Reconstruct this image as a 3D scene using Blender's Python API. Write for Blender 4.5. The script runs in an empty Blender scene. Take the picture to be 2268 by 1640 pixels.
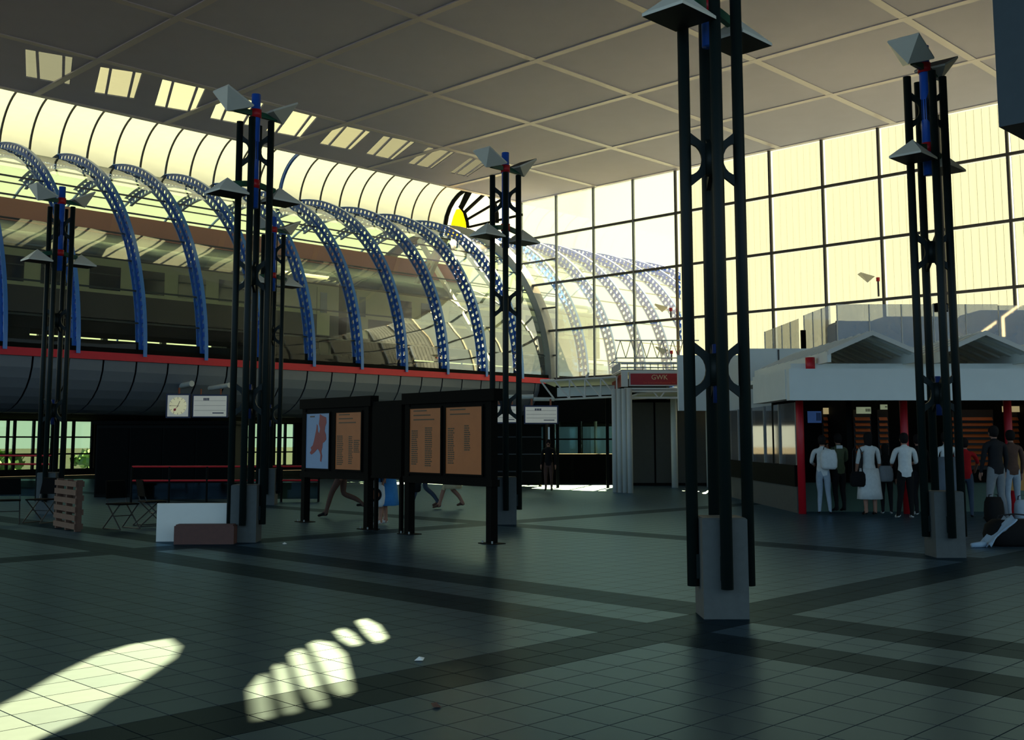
import bpy, bmesh, math, random
from mathutils import Vector, Matrix
random.seed(7)
PI = math.pi
SC = bpy.context.scene
COL = SC.collection

# ------------------------------------------------------------------ camera
cam = bpy.data.cameras.new('camera'); camo = bpy.data.objects.new('camera', cam); COL.objects.link(camo)
cam.sensor_fit = 'HORIZONTAL'; cam.sensor_width = 36.0
cam.lens = 36.0 * 2421.0 / 2268.0
cam.shift_x = 39.0 / 2268.0
cam.shift_y = -105.0 / 2268.0
cam.clip_end = 2000
camo.location = (0, 0, 1.6)
camo.rotation_euler = (PI / 2 + math.atan(0.1078), 0, 0)
SC.camera = camo

# ------------------------------------------------------------------ light
# grid axes of the hall: a = (1,1)/sqrt2, b = (-1,1)/sqrt2
R2 = math.sqrt(2)
def W(a, b, z=0.0): return Vector(((a - b) / R2, (a + b) / R2, z))
SUN_TRAVEL = (W(-14.07, -8.1, -14.07)).normalized()
sun = bpy.data.lights.new('sun', 'SUN'); suno = bpy.data.objects.new('sun', sun); COL.objects.link(suno)
sun.energy = 125.0; sun.angle = math.radians(0.26); sun.color = (1.0, 0.73, 0.33)
suno.rotation_euler = SUN_TRAVEL.to_track_quat('-Z', 'Y').to_euler()
suno.location = (10, 60, 60)

world = bpy.data.worlds.new('sky'); SC.world = world; world.use_nodes = True
nt = world.node_tree; nt.nodes.clear()
wo = nt.nodes.new('ShaderNodeOutputWorld'); bg = nt.nodes.new('ShaderNodeBackground')
tc = nt.nodes.new('ShaderNodeTexCoord'); dp = nt.nodes.new('ShaderNodeVectorMath'); dp.operation = 'DOT_PRODUCT'
sd = -SUN_TRAVEL
dp.inputs[1].default_value = sd
rmp = nt.nodes.new('ShaderNodeValToRGB')
mr = nt.nodes.new('ShaderNodeMapRange'); mr.inputs[1].default_value = -1; mr.inputs[2].default_value = 1
e = rmp.color_ramp.elements
e[0].position = 0.30; e[0].color = (0.36, 0.62, 0.88, 1)
e[1].position = 0.74; e[1].color = (1.0, 0.99, 0.66, 1)
m = e.new(0.52); m.color = (0.50, 0.64, 0.66, 1)
nt.links.new(tc.outputs['Generated'], dp.inputs[0]); nt.links.new(dp.outputs['Value'], mr.inputs[0])
nt.links.new(mr.outputs[0], rmp.inputs[0]); nt.links.new(rmp.outputs[0], bg.inputs[0])
bg.inputs[1].default_value = 1.5
nt.links.new(bg.outputs[0], wo.inputs[0])
try:
    SC.cycles.transparent_max_bounces = 24
except Exception:
    pass
SC.view_settings.view_transform = 'Standard'
try: SC.view_settings.look = 'None'
except Exception: pass
SC.view_settings.gamma = 1.0
SC.view_settings.use_curve_mapping = False
SC.view_settings.exposure = 0.0

# ------------------------------------------------------------------ materials
def lin(c):
    r = []
    for v in c:
        v = v / 255.0
        r.append(v / 12.92 if v <= 0.04045 else ((v + 0.055) / 1.055) ** 2.4)
    return (*r, 1.0)
MATS = {}
def mat(name, rgb, rough=0.6, metal=0.0, spec=0.5, var=0.12, scale=6.0, bump=0.0):
    if name in MATS: return MATS[name]
    m = bpy.data.materials.new(name); m.use_nodes = True; t = m.node_tree
    p = t.nodes['Principled BSDF']
    c = lin(rgb)
    n = t.nodes.new('ShaderNodeTexNoise'); n.inputs['Scale'].default_value = scale; n.inputs['Detail'].default_value = 4
    tcn = t.nodes.new('ShaderNodeTexCoord'); t.links.new(tcn.outputs['Object'], n.inputs['Vector'])
    mx = t.nodes.new('ShaderNodeMix'); mx.data_type = 'RGBA'
    mx.inputs[6].default_value = [v * (1 - var) for v in c[:3]] + [1]
    mx.inputs[7].default_value = [min(1, v * (1 + var)) for v in c[:3]] + [1]
    t.links.new(n.outputs['Fac'], mx.inputs[0]); t.links.new(mx.outputs[2], p.inputs['Base Color'])
    p.inputs['Roughness'].default_value = rough; p.inputs['Metallic'].default_value = metal
    p.inputs['Specular IOR Level'].default_value = spec
    if bump:
        b = t.nodes.new('ShaderNodeBump'); b.inputs['Strength'].default_value = bump; b.inputs['Distance'].default_value = 0.01
        t.links.new(n.outputs['Fac'], b.inputs['Height']); t.links.new(b.outputs[0], p.inputs['Normal'])
    MATS[name] = m; return m
def glass(name, tint, gloss=0.10, rough=0.03, haze=0.0, hazecol=(0.8, 0.85, 0.85)):
    if name in MATS: return MATS[name]
    m = bpy.data.materials.new(name); m.use_nodes = True; t = m.node_tree; t.nodes.clear()
    o = t.nodes.new('ShaderNodeOutputMaterial')
    tr = t.nodes.new('ShaderNodeBsdfTransparent'); tr.inputs[0].default_value = (*tint, 1)
    gl = t.nodes.new('ShaderNodeBsdfGlossy'); gl.inputs['Roughness'].default_value = rough; gl.inputs[0].default_value = (0.95, 0.97, 1, 1)
    fr = t.nodes.new('ShaderNodeFresnel'); fr.inputs[0].default_value = 1.5
    mul = t.nodes.new('ShaderNodeMath'); mul.operation = 'MULTIPLY'; mul.inputs[1].default_value = gloss * 10
    t.links.new(fr.outputs[0], mul.inputs[0]); mul.use_clamp = True
    mx = t.nodes.new('ShaderNodeMixShader'); t.links.new(mul.outputs[0], mx.inputs[0])
    base = tr.outputs[0]
    if haze > 0:
        df = t.nodes.new('ShaderNodeBsdfDiffuse'); df.inputs[0].default_value = (*hazecol, 1)
        tl = t.nodes.new('ShaderNodeBsdfTranslucent'); tl.inputs[0].default_value = (*hazecol, 1)
        ad = t.nodes.new('ShaderNodeMixShader'); ad.inputs[0].default_value = 0.5
        t.links.new(df.outputs[0], ad.inputs[1]); t.links.new(tl.outputs[0], ad.inputs[2])
        hz = t.nodes.new('ShaderNodeMixShader')
        n = t.nodes.new('ShaderNodeTexNoise'); n.inputs['Scale'].default_value = 1.5; n.inputs['Detail'].default_value = 5
        mr = t.nodes.new('ShaderNodeMapRange'); mr.inputs[3].default_value = haze * 0.7; mr.inputs[4].default_value = haze * 1.3
        t.links.new(n.outputs['Fac'], mr.inputs[0]); t.links.new(mr.outputs[0], hz.inputs[0])
        t.links.new(tr.outputs[0], hz.inputs[1]); t.links.new(ad.outputs[0], hz.inputs[2]); base = hz.outputs[0]
    t.links.new(base, mx.inputs[1]); t.links.new(gl.outputs[0], mx.inputs[2]); t.links.new(mx.outputs[0], o.inputs[0])
    MATS[name] = m; return m

def glazed(name, rgb, rough=0.30, ior=1.42, k=0.55, sheen=(0.52, 0.80, 1.0)):
    # tile with a faintly blue glaze: diffuse body under a tinted glossy coat
    m = bpy.data.materials.new(name); m.use_nodes = True; t = m.node_tree; t.nodes.clear()
    o = t.nodes.new('ShaderNodeOutputMaterial'); df = t.nodes.new('ShaderNodeBsdfDiffuse'); gl = t.nodes.new('ShaderNodeBsdfGlossy')
    c = lin(rgb); n = t.nodes.new('ShaderNodeTexNoise'); n.inputs['Scale'].default_value = 9; n.inputs['Detail'].default_value = 5
    tcn = t.nodes.new('ShaderNodeTexCoord'); t.links.new(tcn.outputs['Object'], n.inputs['Vector'])
    mx = t.nodes.new('ShaderNodeMix'); mx.data_type = 'RGBA'; mx.inputs[6].default_value = [v * .88 for v in c[:3]] + [1]; mx.inputs[7].default_value = [v * 1.12 for v in c[:3]] + [1]
    t.links.new(n.outputs['Fac'], mx.inputs[0]); t.links.new(mx.outputs[2], df.inputs[0])
    gl.inputs[0].default_value = (*sheen, 1); gl.inputs['Roughness'].default_value = rough
    fr = t.nodes.new('ShaderNodeFresnel'); fr.inputs[0].default_value = ior; mu = t.nodes.new('ShaderNodeMath'); mu.operation = 'MULTIPLY'; mu.inputs[1].default_value = k
    t.links.new(fr.outputs[0], mu.inputs[0]); ms = t.nodes.new('ShaderNodeMixShader'); t.links.new(mu.outputs[0], ms.inputs[0])
    t.links.new(df.outputs[0], ms.inputs[1]); t.links.new(gl.outputs[0], ms.inputs[2]); t.links.new(ms.outputs[0], o.inputs[0])
    MATS[name] = m; return m
M_TILE = [glazed('tile_light_%d' % i, c, k=.50) for i, c in enumerate([(43, 54, 63), (41, 52, 61), (45, 56, 64), (39, 50, 60)])]
M_TILED = [glazed('tile_dark_%d' % i, c, k=.24) for i, c in enumerate([(17, 24, 30), (20, 27, 32)])]
M_GROUT = mat('grout', (24, 27, 29), 0.85, spec=.1)
M_CEIL = mat('ceiling_paint', (188, 189, 218), 0.75, var=0.05, scale=1.2)
M_CSTRIP = mat('ceiling_strip', (206, 200, 212), 0.35, var=0.04)
M_MAST = mat('mast_green_black', (14, 26, 24), 0.5, spec=0.22, var=0.15)
M_CONC = mat('pedestal_concrete', (70, 74, 72), 0.75, var=0.18, scale=14, bump=0.2)
M_BLUE = mat('blue_paint', (34, 92, 190), 0.35, var=0.1)
M_RIB = mat('rib_blue', (34, 88, 178), 0.35, var=0.12)
M_RIBL = mat('rib_flange', (74, 132, 206), 0.3, var=0.08)
M_RED = mat('red_paint', (196, 22, 36), 0.45, var=0.08)
M_REDF = mat('red_fascia', (214, 16, 44), 0.5, var=0.08)
M_GREEN = mat('green_arm', (24, 84, 58), 0.45)
M_LAMP = mat('lamp_shell', (214, 212, 196), 0.5, var=0.05)
M_LAMPD = mat('lamp_louvre', (30, 32, 30), 0.6)
M_WHITE = mat('white_paint', (216, 212, 200), 0.5, var=0.05)
M_WHITEW = mat('white_wall', (222, 226, 218), 0.7, var=0.05, scale=3)
M_BLACK = mat('black_board', (6, 7, 6), 0.7, spec=0.05)
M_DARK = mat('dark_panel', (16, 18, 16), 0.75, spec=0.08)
M_DARK2 = mat('dark_steel', (40, 44, 44), 0.5)
M_MULL = mat('mullion', (70, 66, 62), 0.5)
M_MULLG = mat('mullion_grey', (128, 132, 130), 0.5)
M_BELLY = mat('belly_panel', (112, 120, 130), 0.35, metal=0.0, spec=0.6, var=0.06)
M_GLASS = glass('tube_glass', (0.86, 0.95, 0.90), 0.028, 0.03, 0.02)
M_CLEAR = glass('clear_glass', (0.92, 0.97, 0.94), 0.03, 0.02, 0.02)
M_DGLASS = glass('dark_glass', (0.30, 0.34, 0.34), 0.06, 0.05)
M_TINT = glass('tinted_glass', (0.52, 0.66, 0.62), 0.08, 0.03)
M_SCREEN = glass('screen_glass', (0.70, 0.71, 0.70), 0.12, 0.05, 0.26, (0.75, 0.75, 0.75))
M_TT = glass('barrel_glass', (0.80, 0.80, 0.86), 0.02, 0.05, 0.03, (0.8, 0.85, 0.85))
M_YEL = glass('yellow_glass', (1.0, 0.82, 0.0), 0.03, 0.05, 0.45, (1.0, 0.75, 0.0))
def translucent(name, rgb, frac):
    m = bpy.data.materials.new(name); m.use_nodes = True; t = m.node_tree; t.nodes.clear()
    o = t.nodes.new('ShaderNodeOutputMaterial')
    tl = t.nodes.new('ShaderNodeBsdfTranslucent'); df = t.nodes.new('ShaderNodeBsdfDiffuse')
    c = lin(rgb)
    n = t.nodes.new('ShaderNodeTexNoise'); n.inputs['Scale'].default_value = 2.2; n.inputs['Detail'].default_value = 6
    tcn = t.nodes.new('ShaderNodeTexCoord'); mp = t.nodes.new('ShaderNodeMapping'); mp.inputs['Scale'].default_value = (1, 6, 0.5)
    t.links.new(tcn.outputs['Object'], mp.inputs[0]); t.links.new(mp.outputs[0], n.inputs['Vector'])
    cx = t.nodes.new('ShaderNodeMix'); cx.data_type = 'RGBA'
    cx.inputs[6].default_value = [v * 0.86 for v in c[:3]] + [1]; cx.inputs[7].default_value = c
    t.links.new(n.outputs['Fac'], cx.inputs[0]); t.links.new(cx.outputs[2], tl.inputs[0]); df.inputs[0].default_value = c
    mx = t.nodes.new('ShaderNodeMixShader'); mx.inputs[0].default_value = 1 - frac
    t.links.new(tl.outputs[0], mx.inputs[1]); t.links.new(df.outputs[0], mx.inputs[2]); t.links.new(mx.outputs[0], o.inputs[0])
    MATS[name] = m; return m
M_FROST = translucent('frosted_pane', (66, 79, 77), 0.9)
M_BARREL = translucent('barrel_sheet', (64, 73, 78), 0.92)
M_SHEET = translucent('translucent_sheet', (63, 71, 78), 0.9)

# ------------------------------------------------------------------ mesh helpers
class MB:
    def __init__(s): s.v = []; s.f = []; s.m = []
    def add(s, vs, fs, mi=0):
        o = len(s.v); s.v += [tuple(v) for v in vs]
        for f in fs: s.f.append([i + o for i in f]); s.m.append(mi)
        return s
    def box(s, x0, x1, y0, y1, z0, z1, mi=0):
        return s.add([(x0, y0, z0), (x1, y0, z0), (x1, y1, z0), (x0, y1, z0), (x0, y0, z1), (x1, y0, z1), (x1, y1, z1), (x0, y1, z1)],
                     [(0, 3, 2, 1), (4, 5, 6, 7), (0, 1, 5, 4), (1, 2, 6, 5), (2, 3, 7, 6), (3, 0, 4, 7)], mi)
    def bar(s, p, q, w, h=None, mi=0, up=(0, 0, 1)):
        h = h or w; p = Vector(p); q = Vector(q); d = (q - p).normalized(); up = Vector(up)
        if abs(d.dot(up)) > 0.98: up = Vector((1, 0, 0))
        x = d.cross(up).normalized(); y = x.cross(d)
        vs = []
        for c in (p, q):
            for sx, sy in ((-1, -1), (1, -1), (1, 1), (-1, 1)): vs.append(c + x * sx * w / 2 + y * sy * h / 2)
        return s.add(vs, [(3, 2, 1, 0), (4, 5, 6, 7), (0, 1, 5, 4), (1, 2, 6, 5), (2, 3, 7, 6), (3, 0, 4, 7)], mi)
    def tube(s, p, q, r, n=10, mi=0, r2=None):
        return s.path([p, q], r, n, mi, r2)
    def path(s, pts, r, n=8, mi=0, r2=None):
        pts = [Vector(p) for p in pts]; vs = []; k = len(pts)
        ref = None
        for i, p in enumerate(pts):
            d = (pts[min(i + 1, k - 1)] - pts[max(i - 1, 0)]).normalized()
            if ref is None:
                ref = Vector((0, 0, 1)) if abs(d.z) < 0.9 else Vector((1, 0, 0))
            x = d.cross(ref).normalized(); y = x.cross(d)
            rr = r if r2 is None else r + (r2 - r) * i / (k - 1)
            for j in range(n):
                t = 2 * PI * j / n; vs.append(p + x * math.cos(t) * rr + y * math.sin(t) * rr)
        fs = []
        for i in range(k - 1):
            for j in range(n):
                a = i * n + j; b = i * n + (j + 1) % n; fs.append((a, a + n, b + n, b))
        fs.append(tuple(range(n))); fs.append(tuple(reversed(range((k - 1) * n, k * n))))
        return s.add(vs, fs, mi)
    def prism(s, poly, vec, mi=0):
        poly = [Vector(p) for p in poly]; vec = Vector(vec); n = len(poly)
        vs = poly + [p + vec for p in poly]
        fs = [tuple(reversed(range(n))), tuple(range(n, 2 * n))] + [(i, (i + 1) % n, n + (i + 1) % n, n + i) for i in range(n)]
        return s.add(vs, fs, mi)
    def lathe(s, prof, n=14, mi=0, sx=1.0, sy=1.0, off=(0, 0, 0)):
        vs = []; k = len(prof)
        for (r, z) in prof:
            for j in range(n):
                t = 2 * PI * j / n; vs.append((off[0] + r * sx * math.cos(t), off[1] + r * sy * math.sin(t), off[2] + z))
        fs = []
        for i in range(k - 1):
            for j in range(n):
                a = i * n + j; b = i * n + (j + 1) % n; fs.append((a, b, b + n, a + n))
        fs.append(tuple(reversed(range(n)))); fs.append(tuple(range((k - 1) * n, k * n)))
        return s.add(vs, fs, mi)
    def mesh(s, name, mats, smooth=False):
        me = bpy.data.meshes.new(name); me.from_pydata(s.v, [], s.f)
        for m in (mats if isinstance(mats, (list, tuple)) else [mats]): me.materials.append(m)
        me.polygons.foreach_set('material_index', s.m)
        bm = bmesh.new(); bm.from_mesh(me); bmesh.ops.recalc_face_normals(bm, faces=bm.faces); bm.to_mesh(me); bm.free()
        if smooth:
            for p in me.polygons: p.use_smooth = True
        me.update(); return me
    def build(s, name, mats, parent=None, smooth=False, loc=None, rz=None):
        return obj(name, s.mesh(name, mats, smooth), parent, loc, rz)
def obj(name, me, parent=None, loc=None, rz=None):
    o = bpy.data.objects.new(name, me); COL.objects.link(o)
    if parent: o.parent = parent
    if loc is not None: o.location = loc
    if rz is not None: o.rotation_euler = (0, 0, rz)
    return o
def tag(o, label=None, cat=None, group=None, kind=None):
    if label: o['label'] = label
    if cat: o['category'] = cat
    if group: o['group'] = group
    if kind: o['kind'] = kind
    return o
def thing(name, label, cat, loc=(0, 0, 0), rz=0.0, group=None, kind=None):
    o = bpy.data.objects.new(name, None); COL.objects.link(o); o.empty_display_size = 0.2
    o.location = loc; o.rotation_euler = (0, 0, rz)
    return tag(o, label, cat, group, kind)
def copy_tree(o, parent=None):
    c = o.copy(); COL.objects.link(c); c.parent = parent
    for ch in list(o.children): copy_tree(ch, c)
    return c
def text_mesh(s, size, depth, m, parent, loc, rot, name='lettering'):
    cu = bpy.data.curves.new(name, 'FONT'); cu.body = s; cu.size = size; cu.extrude = depth; cu.align_x = 'CENTER'; cu.align_y = 'CENTER'
    t = bpy.data.objects.new(name, cu); COL.objects.link(t)
    dg = bpy.context.evaluated_depsgraph_get(); me = bpy.data.meshes.new_from_object(t.evaluated_get(dg))
    bpy.data.objects.remove(t); me.materials.clear(); me.materials.append(m)
    o = obj(name, me, parent, loc); o.rotation_euler = rot; return o
G45 = PI / 4
def struct(name, mb, mats, label=None, grid=True, parent=None):
    o = mb.build(name, mats, parent, rz=(G45 if grid and not parent else None))
    if not parent: tag(o, label, None, None, 'structure')
    return o

# ------------------------------------------------------------------ floor (structure), tiles proud of the grout bed
T = 0.328; A0 = 3.0; B0 = 6.02
fl = MB(); fl.box(-12, 41.3, -14, 50.1, -0.3, -0.012)
floor = struct('floor', fl, M_GROUT, 'grey tiled concourse floor with darker tile bands')
def is_dark(i, j):
    return i in (13, 14, 17, 18, 36, 37) or j in (-2, -1, 27, 28)
h = T / 2 - 0.0045
tile_me = MB().add([(-h, -h, -0.02), (h, -h, -0.02), (h, h, -0.02), (-h, h, -0.02), (-h, -h, 0), (h, -h, 0), (h, h, 0), (-h, h, 0),
                    ], [(0, 1, 5, 4), (1, 2, 6, 5), (2, 3, 7, 6), (3, 0, 4, 7), (4, 5, 6, 7)])
tile_light = [tile_me.mesh('tile', m) for m in M_TILE]; tile_dark = [tile_me.mesh('tile_dark', m) for m in M_TILED]
F_, CX_, CY_ = 2421.0, 1095.0, 715.0
_p = math.atan(0.1078)
def img(v):
    d = v.y * math.cos(_p) + (v.z - 1.6) * math.sin(_p)
    if d < 0.5: return None
    return (CX_ + F_ * v.x / d, CY_ - F_ * ((v.z - 1.6) * math.cos(_p) - v.y * math.sin(_p)) / d)
cand = []
for i in range(-10, 60):
    for j in range(-30, 60):
        c = W(A0 + (i + .5) * T, B0 + (j + .5) * T)
        if c.y < 3: continue
        q = img(c)
        if q and -120 < q[0] < 2390 and q[1] < 1760 and q[1] > 1180: cand.append((c.length, i, j))
cand.sort()
for k, (d, i, j) in enumerate(cand[:300]):
    o = obj('tile', random.choice(tile_dark if is_dark(i, j) else tile_light), floor, (A0 + (i + .5) * T, B0 + (j + .5) * T, 0))
used = {(i, j) for d, i, j in cand[:300]}
field = MB()
hh = T / 2 - 0.004
for i in range(-25, 120):
    for j in range(-45, 140):
        if (i, j) in used: continue
        a = A0 + (i + .5) * T; b = B0 + (j + .5) * T
        c = W(a, b)
        if c.y < 2 or c.y > 46 or abs(c.x) > 0.52 * c.y + 3: continue
        if not (-11 < a < 40.8 and b < 50): continue
        mi = random.choice((4, 5)) if is_dark(i, j) else random.choice((0, 1, 2, 3))
        field.add([(a - hh, b - hh, 0), (a + hh, b - hh, 0), (a + hh, b + hh, 0), (a - hh, b + hh, 0)], [(0, 1, 2, 3)], mi)
tag(field.build('tile_field', M_TILE + M_TILED, floor), kind='stuff')

# ------------------------------------------------------------------ ceiling (structure), recessed panels between strips
CZ = 14.07
AL = [-10.2, -5.1, 0.05, 5.2, 10.33, 15.45, 20.55, 25.65, 30.75, 35.85, 40.97]; BL = [-12.0, -6.9, -1.8, 3.3, 8.4, 13.5, 18.6, 23.7, 28.75, 33.85, 39.0]
roof = MB(); roof.box(-10.2, 41.2, 38.6, 39.0, CZ + 0.02, 15.6)
ceil = struct('ceiling', roof, M_CEIL, 'flat pale ceiling of large square panels')
pan = MB(); pan.box(-2.55, 2.55, -2.55, 2.55, 0, 0.08); pan_me = pan.mesh('panel', M_CEIL)
SX, SY = 14.07, 8.1    # where a sun ray that lands on the floor crossed the ceiling
patch1 = [(2.16, 5.84), (2.46, 6.67), (2.71, 6.94), (2.97, 7.19), (3.34, 7.58), (3.87, 8.07), (4.28, 8.31), (4.62, 8.33), (4.50, 7.95), (4.24, 7.57), (3.90, 7.23), (3.55, 6.88), (3.23, 6.59), (2.96, 6.31), (2.66, 6.12), (2.42, 5.93)]
patch_stripes = [[(4.03, 6.26), (4.34, 6.60), (4.42, 6.64), (4.15, 6.18), (3.88, 5.74), (3.69, 5.42), (3.54, 5.41), (3.75, 5.79)],
         [(4.55, 6.75), (4.71, 6.91), (4.62, 6.68), (4.22, 6.02), (3.89, 5.47), (3.78, 5.38), (3.85, 5.59), (4.14, 6.10)],
         [(4.89, 7.06), (5.12, 7.26), (5.07, 7.09), (4.71, 6.47), (4.35, 5.88), (4.11, 5.51), (4.00, 5.45), (4.20, 5.88), (4.53, 6.47)],
         [(5.24, 7.30), (5.42, 7.43), (5.44, 7.25), (5.22, 6.80), (4.78, 6.16), (4.51, 5.78), (4.33, 5.66), (4.39, 5.85), (4.73, 6.44)],
         [(5.73, 7.62), (5.92, 7.74), (5.81, 7.46), (5.57, 7.04), (5.42, 6.97), (5.52, 7.25)],
         [(6.18, 7.90), (6.37, 8.01), (6.24, 7.66), (5.89, 7.12), (5.62, 6.92), (5.84, 7.34)]]
sun_patch_holes = [[(x + SX, y + SY) for x, y in pl] for pl in [patch1] + patch_stripes]  # unseen ceiling openings added, cut to the outlines of the floor's sun patches
def holed_sheet(name, rect, holes, z, thick, m, parent):
    x0, x1, y0, y1 = rect
    bm = bmesh.new(); es = []
    for loop in [[(x0, y0), (x1, y0), (x1, y1), (x0, y1)]] + holes:
        vs = [bm.verts.new((x, y, z)) for x, y in loop]
        for k in range(len(vs)): es.append(bm.edges.new((vs[k], vs[(k + 1) % len(vs)])))
    bmesh.ops.triangle_fill(bm, use_beauty=True, use_dissolve=False, edges=es)
    def inside(pt, poly):
        r = False; n = len(poly)
        for k in range(n):
            (xa, ya), (xb, yb) = poly[k], poly[(k + 1) % n]
            if (ya > pt[1]) != (yb > pt[1]) and pt[0] < (xb - xa) * (pt[1] - ya) / (yb - ya) + xa: r = not r
        return r
    bad = [f for f in bm.faces if any(inside(f.calc_center_median(), hl) for hl in holes)]
    bmesh.ops.delete(bm, geom=bad, context='FACES_ONLY')
    for f in bm.faces:
        if f.normal.z > 0: f.normal_flip()
    me = bpy.data.meshes.new(name); bm.to_mesh(me); bm.free(); me.materials.append(m)
    o = obj(name, me, parent); md = o.modifiers.new('thickness', 'SOLIDIFY'); md.thickness = thick; md.offset = -1
    return o
for i in range(len(AL) - 1):
    for j in range(len(BL) - 2):
        if AL[i] == 15.45 and BL[j] == 13.5:
            holed_sheet('panel', (15.45, 20.55, 13.5, 18.6), sun_patch_holes, CZ, 0.06, M_CEIL, ceil); continue
        o = obj('panel', pan_me, ceil, ((AL[i] + AL[i + 1]) / 2, (BL[j] + BL[j + 1]) / 2, CZ)); o.scale = ((AL[i + 1] - AL[i]) / 5.1, (BL[j + 1] - BL[j]) / 5.1, 1)
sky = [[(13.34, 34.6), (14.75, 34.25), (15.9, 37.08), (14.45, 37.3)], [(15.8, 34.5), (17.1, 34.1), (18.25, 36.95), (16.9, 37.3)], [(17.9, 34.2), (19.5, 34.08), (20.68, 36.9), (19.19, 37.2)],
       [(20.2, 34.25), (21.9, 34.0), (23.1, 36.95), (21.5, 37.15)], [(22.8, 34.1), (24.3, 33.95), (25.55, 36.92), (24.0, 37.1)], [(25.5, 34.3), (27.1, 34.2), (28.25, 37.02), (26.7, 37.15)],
       [(27.85, 34.3), (29.4, 34.1), (30.6, 37.04), (29.1, 37.05)], [(30.3, 34.3), (31.7, 34.15), (32.9, 37.0), (31.5, 37.05)], [(32.8, 34.35), (33.9, 34.25), (35.1, 36.9), (34.0, 36.95)]]  # patches of sunlight reflected onto the ceiling, imitated by added translucent panes
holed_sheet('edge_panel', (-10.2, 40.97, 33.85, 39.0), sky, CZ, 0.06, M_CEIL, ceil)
reflection_tones = [(150, 150, 138), (225, 218, 185), (285, 275, 230), (300, 290, 240), (285, 272, 230), (214, 206, 172), (184, 178, 152), (156, 150, 132), (136, 132, 120)]  # brightness of the reflected light per pane, dimmer towards both ends
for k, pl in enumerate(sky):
    mm = translucent('reflected_sun_pane_%d' % k, [v * f_ for v, f_ in zip(reflection_tones[k], (.23, .266, .315))], 0.85)
    pb = MB(); pb.add([(x, y, CZ + 0.03) for x, y in pl], [(0, 1, 2, 3)]); pn = pb.build('reflected_sun_pane', mm, ceil)
    bb = MB()
    for u in (0.24, 0.80):
        p = Vector((*pl[0], 0)).lerp(Vector((*pl[1], 0)), u); q = Vector((*pl[3], 0)).lerp(Vector((*pl[2], 0)), u + 0.04)
        bb = MB(); bb.bar((p.x, p.y, CZ + 0.0), (q.x, q.y, CZ + 0.0), 0.09, 0.05); bb.build('glazing_or_shadow_bar', M_CEIL, pn)  # bars imitate the mullion shadows inside each reflected patch
for a in AL[3:]:
    sb = MB(); sb.box(a - 0.13, a + 0.13, -12, 39, CZ - 0.035, CZ + 0.01); sb.build('strip', M_CSTRIP, ceil)
for b in BL[3:]:
    sb = MB(); sb.box(-10, 41, b - 0.13, b + 0.13, CZ - 0.030, CZ + 0.012); sb.build('strip', M_CSTRIP, ceil)

# ------------------------------------------------------------------ glazed gable wall on the right (plane a = 41)
AW = 41.0
fr = MB(); fr.box(AW - 0.06, AW + 0.3, -13, 28.9, -0.3, 0.3)
wallr = struct('wall_right', fr, M_DARK2, 'tall glazed wall of mullions and large panes')
BV = [39.0 - 2.46 * k for k in range(0, 19)]
HZ = [4.68, 7.12, 9.56, 12.03, CZ]
for k, b in enumerate(BV):
    if b < -8: continue
    lo = 0.0 if b > 29 else 0.0
    v = MB(); v.box(AW - 0.06, AW + 0.06, b - 0.045, b + 0.045, lo, CZ)
    v.build('mullion', M_MULLG if b > 29.5 else M_MULL, wallr)
for z in HZ[:-1]:
    bmax = 37.5 if z < 5 else (37.7 if z < 8 else (38.6 if z < 10 else 42.0))
    v = MB(); v.box(AW - 0.055, AW + 0.055, -8, bmax, z - 0.055, z + 0.055); v.build('transom', M_MULL, wallr)
for z, b1 in ((5.86, 37.3), (8.3, 37.95), (10.78, 39.2)):
    v = MB(); v.box(AW - 0.045, AW + 0.045, 36.54, b1, z - 0.04, z + 0.04); v.build('transom', M_MULL, wallr)
# translucent sheets right of b = 29.2, clear panes left of it
def sheet_simple(w, hgt):
    n = 8; s = w / n; ys = []
    for k in range(n):
        x0 = -w / 2 + k * s
        ys += [(x0, 0.02), (x0 + 0.02, -0.02), (x0 + s - 0.02, -0.02)]
    ys.append((w / 2, 0.02))
    mb = MB()
    for (y, x) in ys: mb.v += [(x, y, 0), (x, y, hgt)]
    for k in range(len(ys) - 1): mb.f.append([2 * k, 2 * k + 2, 2 * k + 3, 2 * k + 1]); mb.m.append(0)
    return mb
for r in range(len(HZ)):
    z0 = HZ[r - 1] if r else 0.3
    z1 = HZ[r]
    if r == 0: z0, z1 = 0.3, HZ[0]
    me_s = sheet_simple(2.34, z1 - z0 - 0.1).mesh('sheet', M_SHEET)
    cl = MB(); cl.box(-0.012, 0.012, -1.17, 1.17, 0, z1 - z0 - 0.1); me_c = cl.mesh('pane', M_CLEAR)
    for k in range(len(BV) - 1):
        bc = (BV[k] + BV[k + 1]) / 2
        if bc < -8: continue
        if bc < 9.5:
            if r == 0: sb = MB(); sb.box(AW - .1, AW + .1, bc - 1.2, bc + 1.2, 0, CZ); sb.build('light_blocking_bay', M_DARK2, wallr)  # unseen bays closed off to cut the light coming in
        elif bc < 29.2: obj('sheet', me_s, wallr, (AW + 0.18, bc, z0 + 0.05))
        elif r > 0 and not (k == 0 and r < 3): obj('pane', me_c, wallr, (AW, bc, z0 + 0.05))

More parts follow.
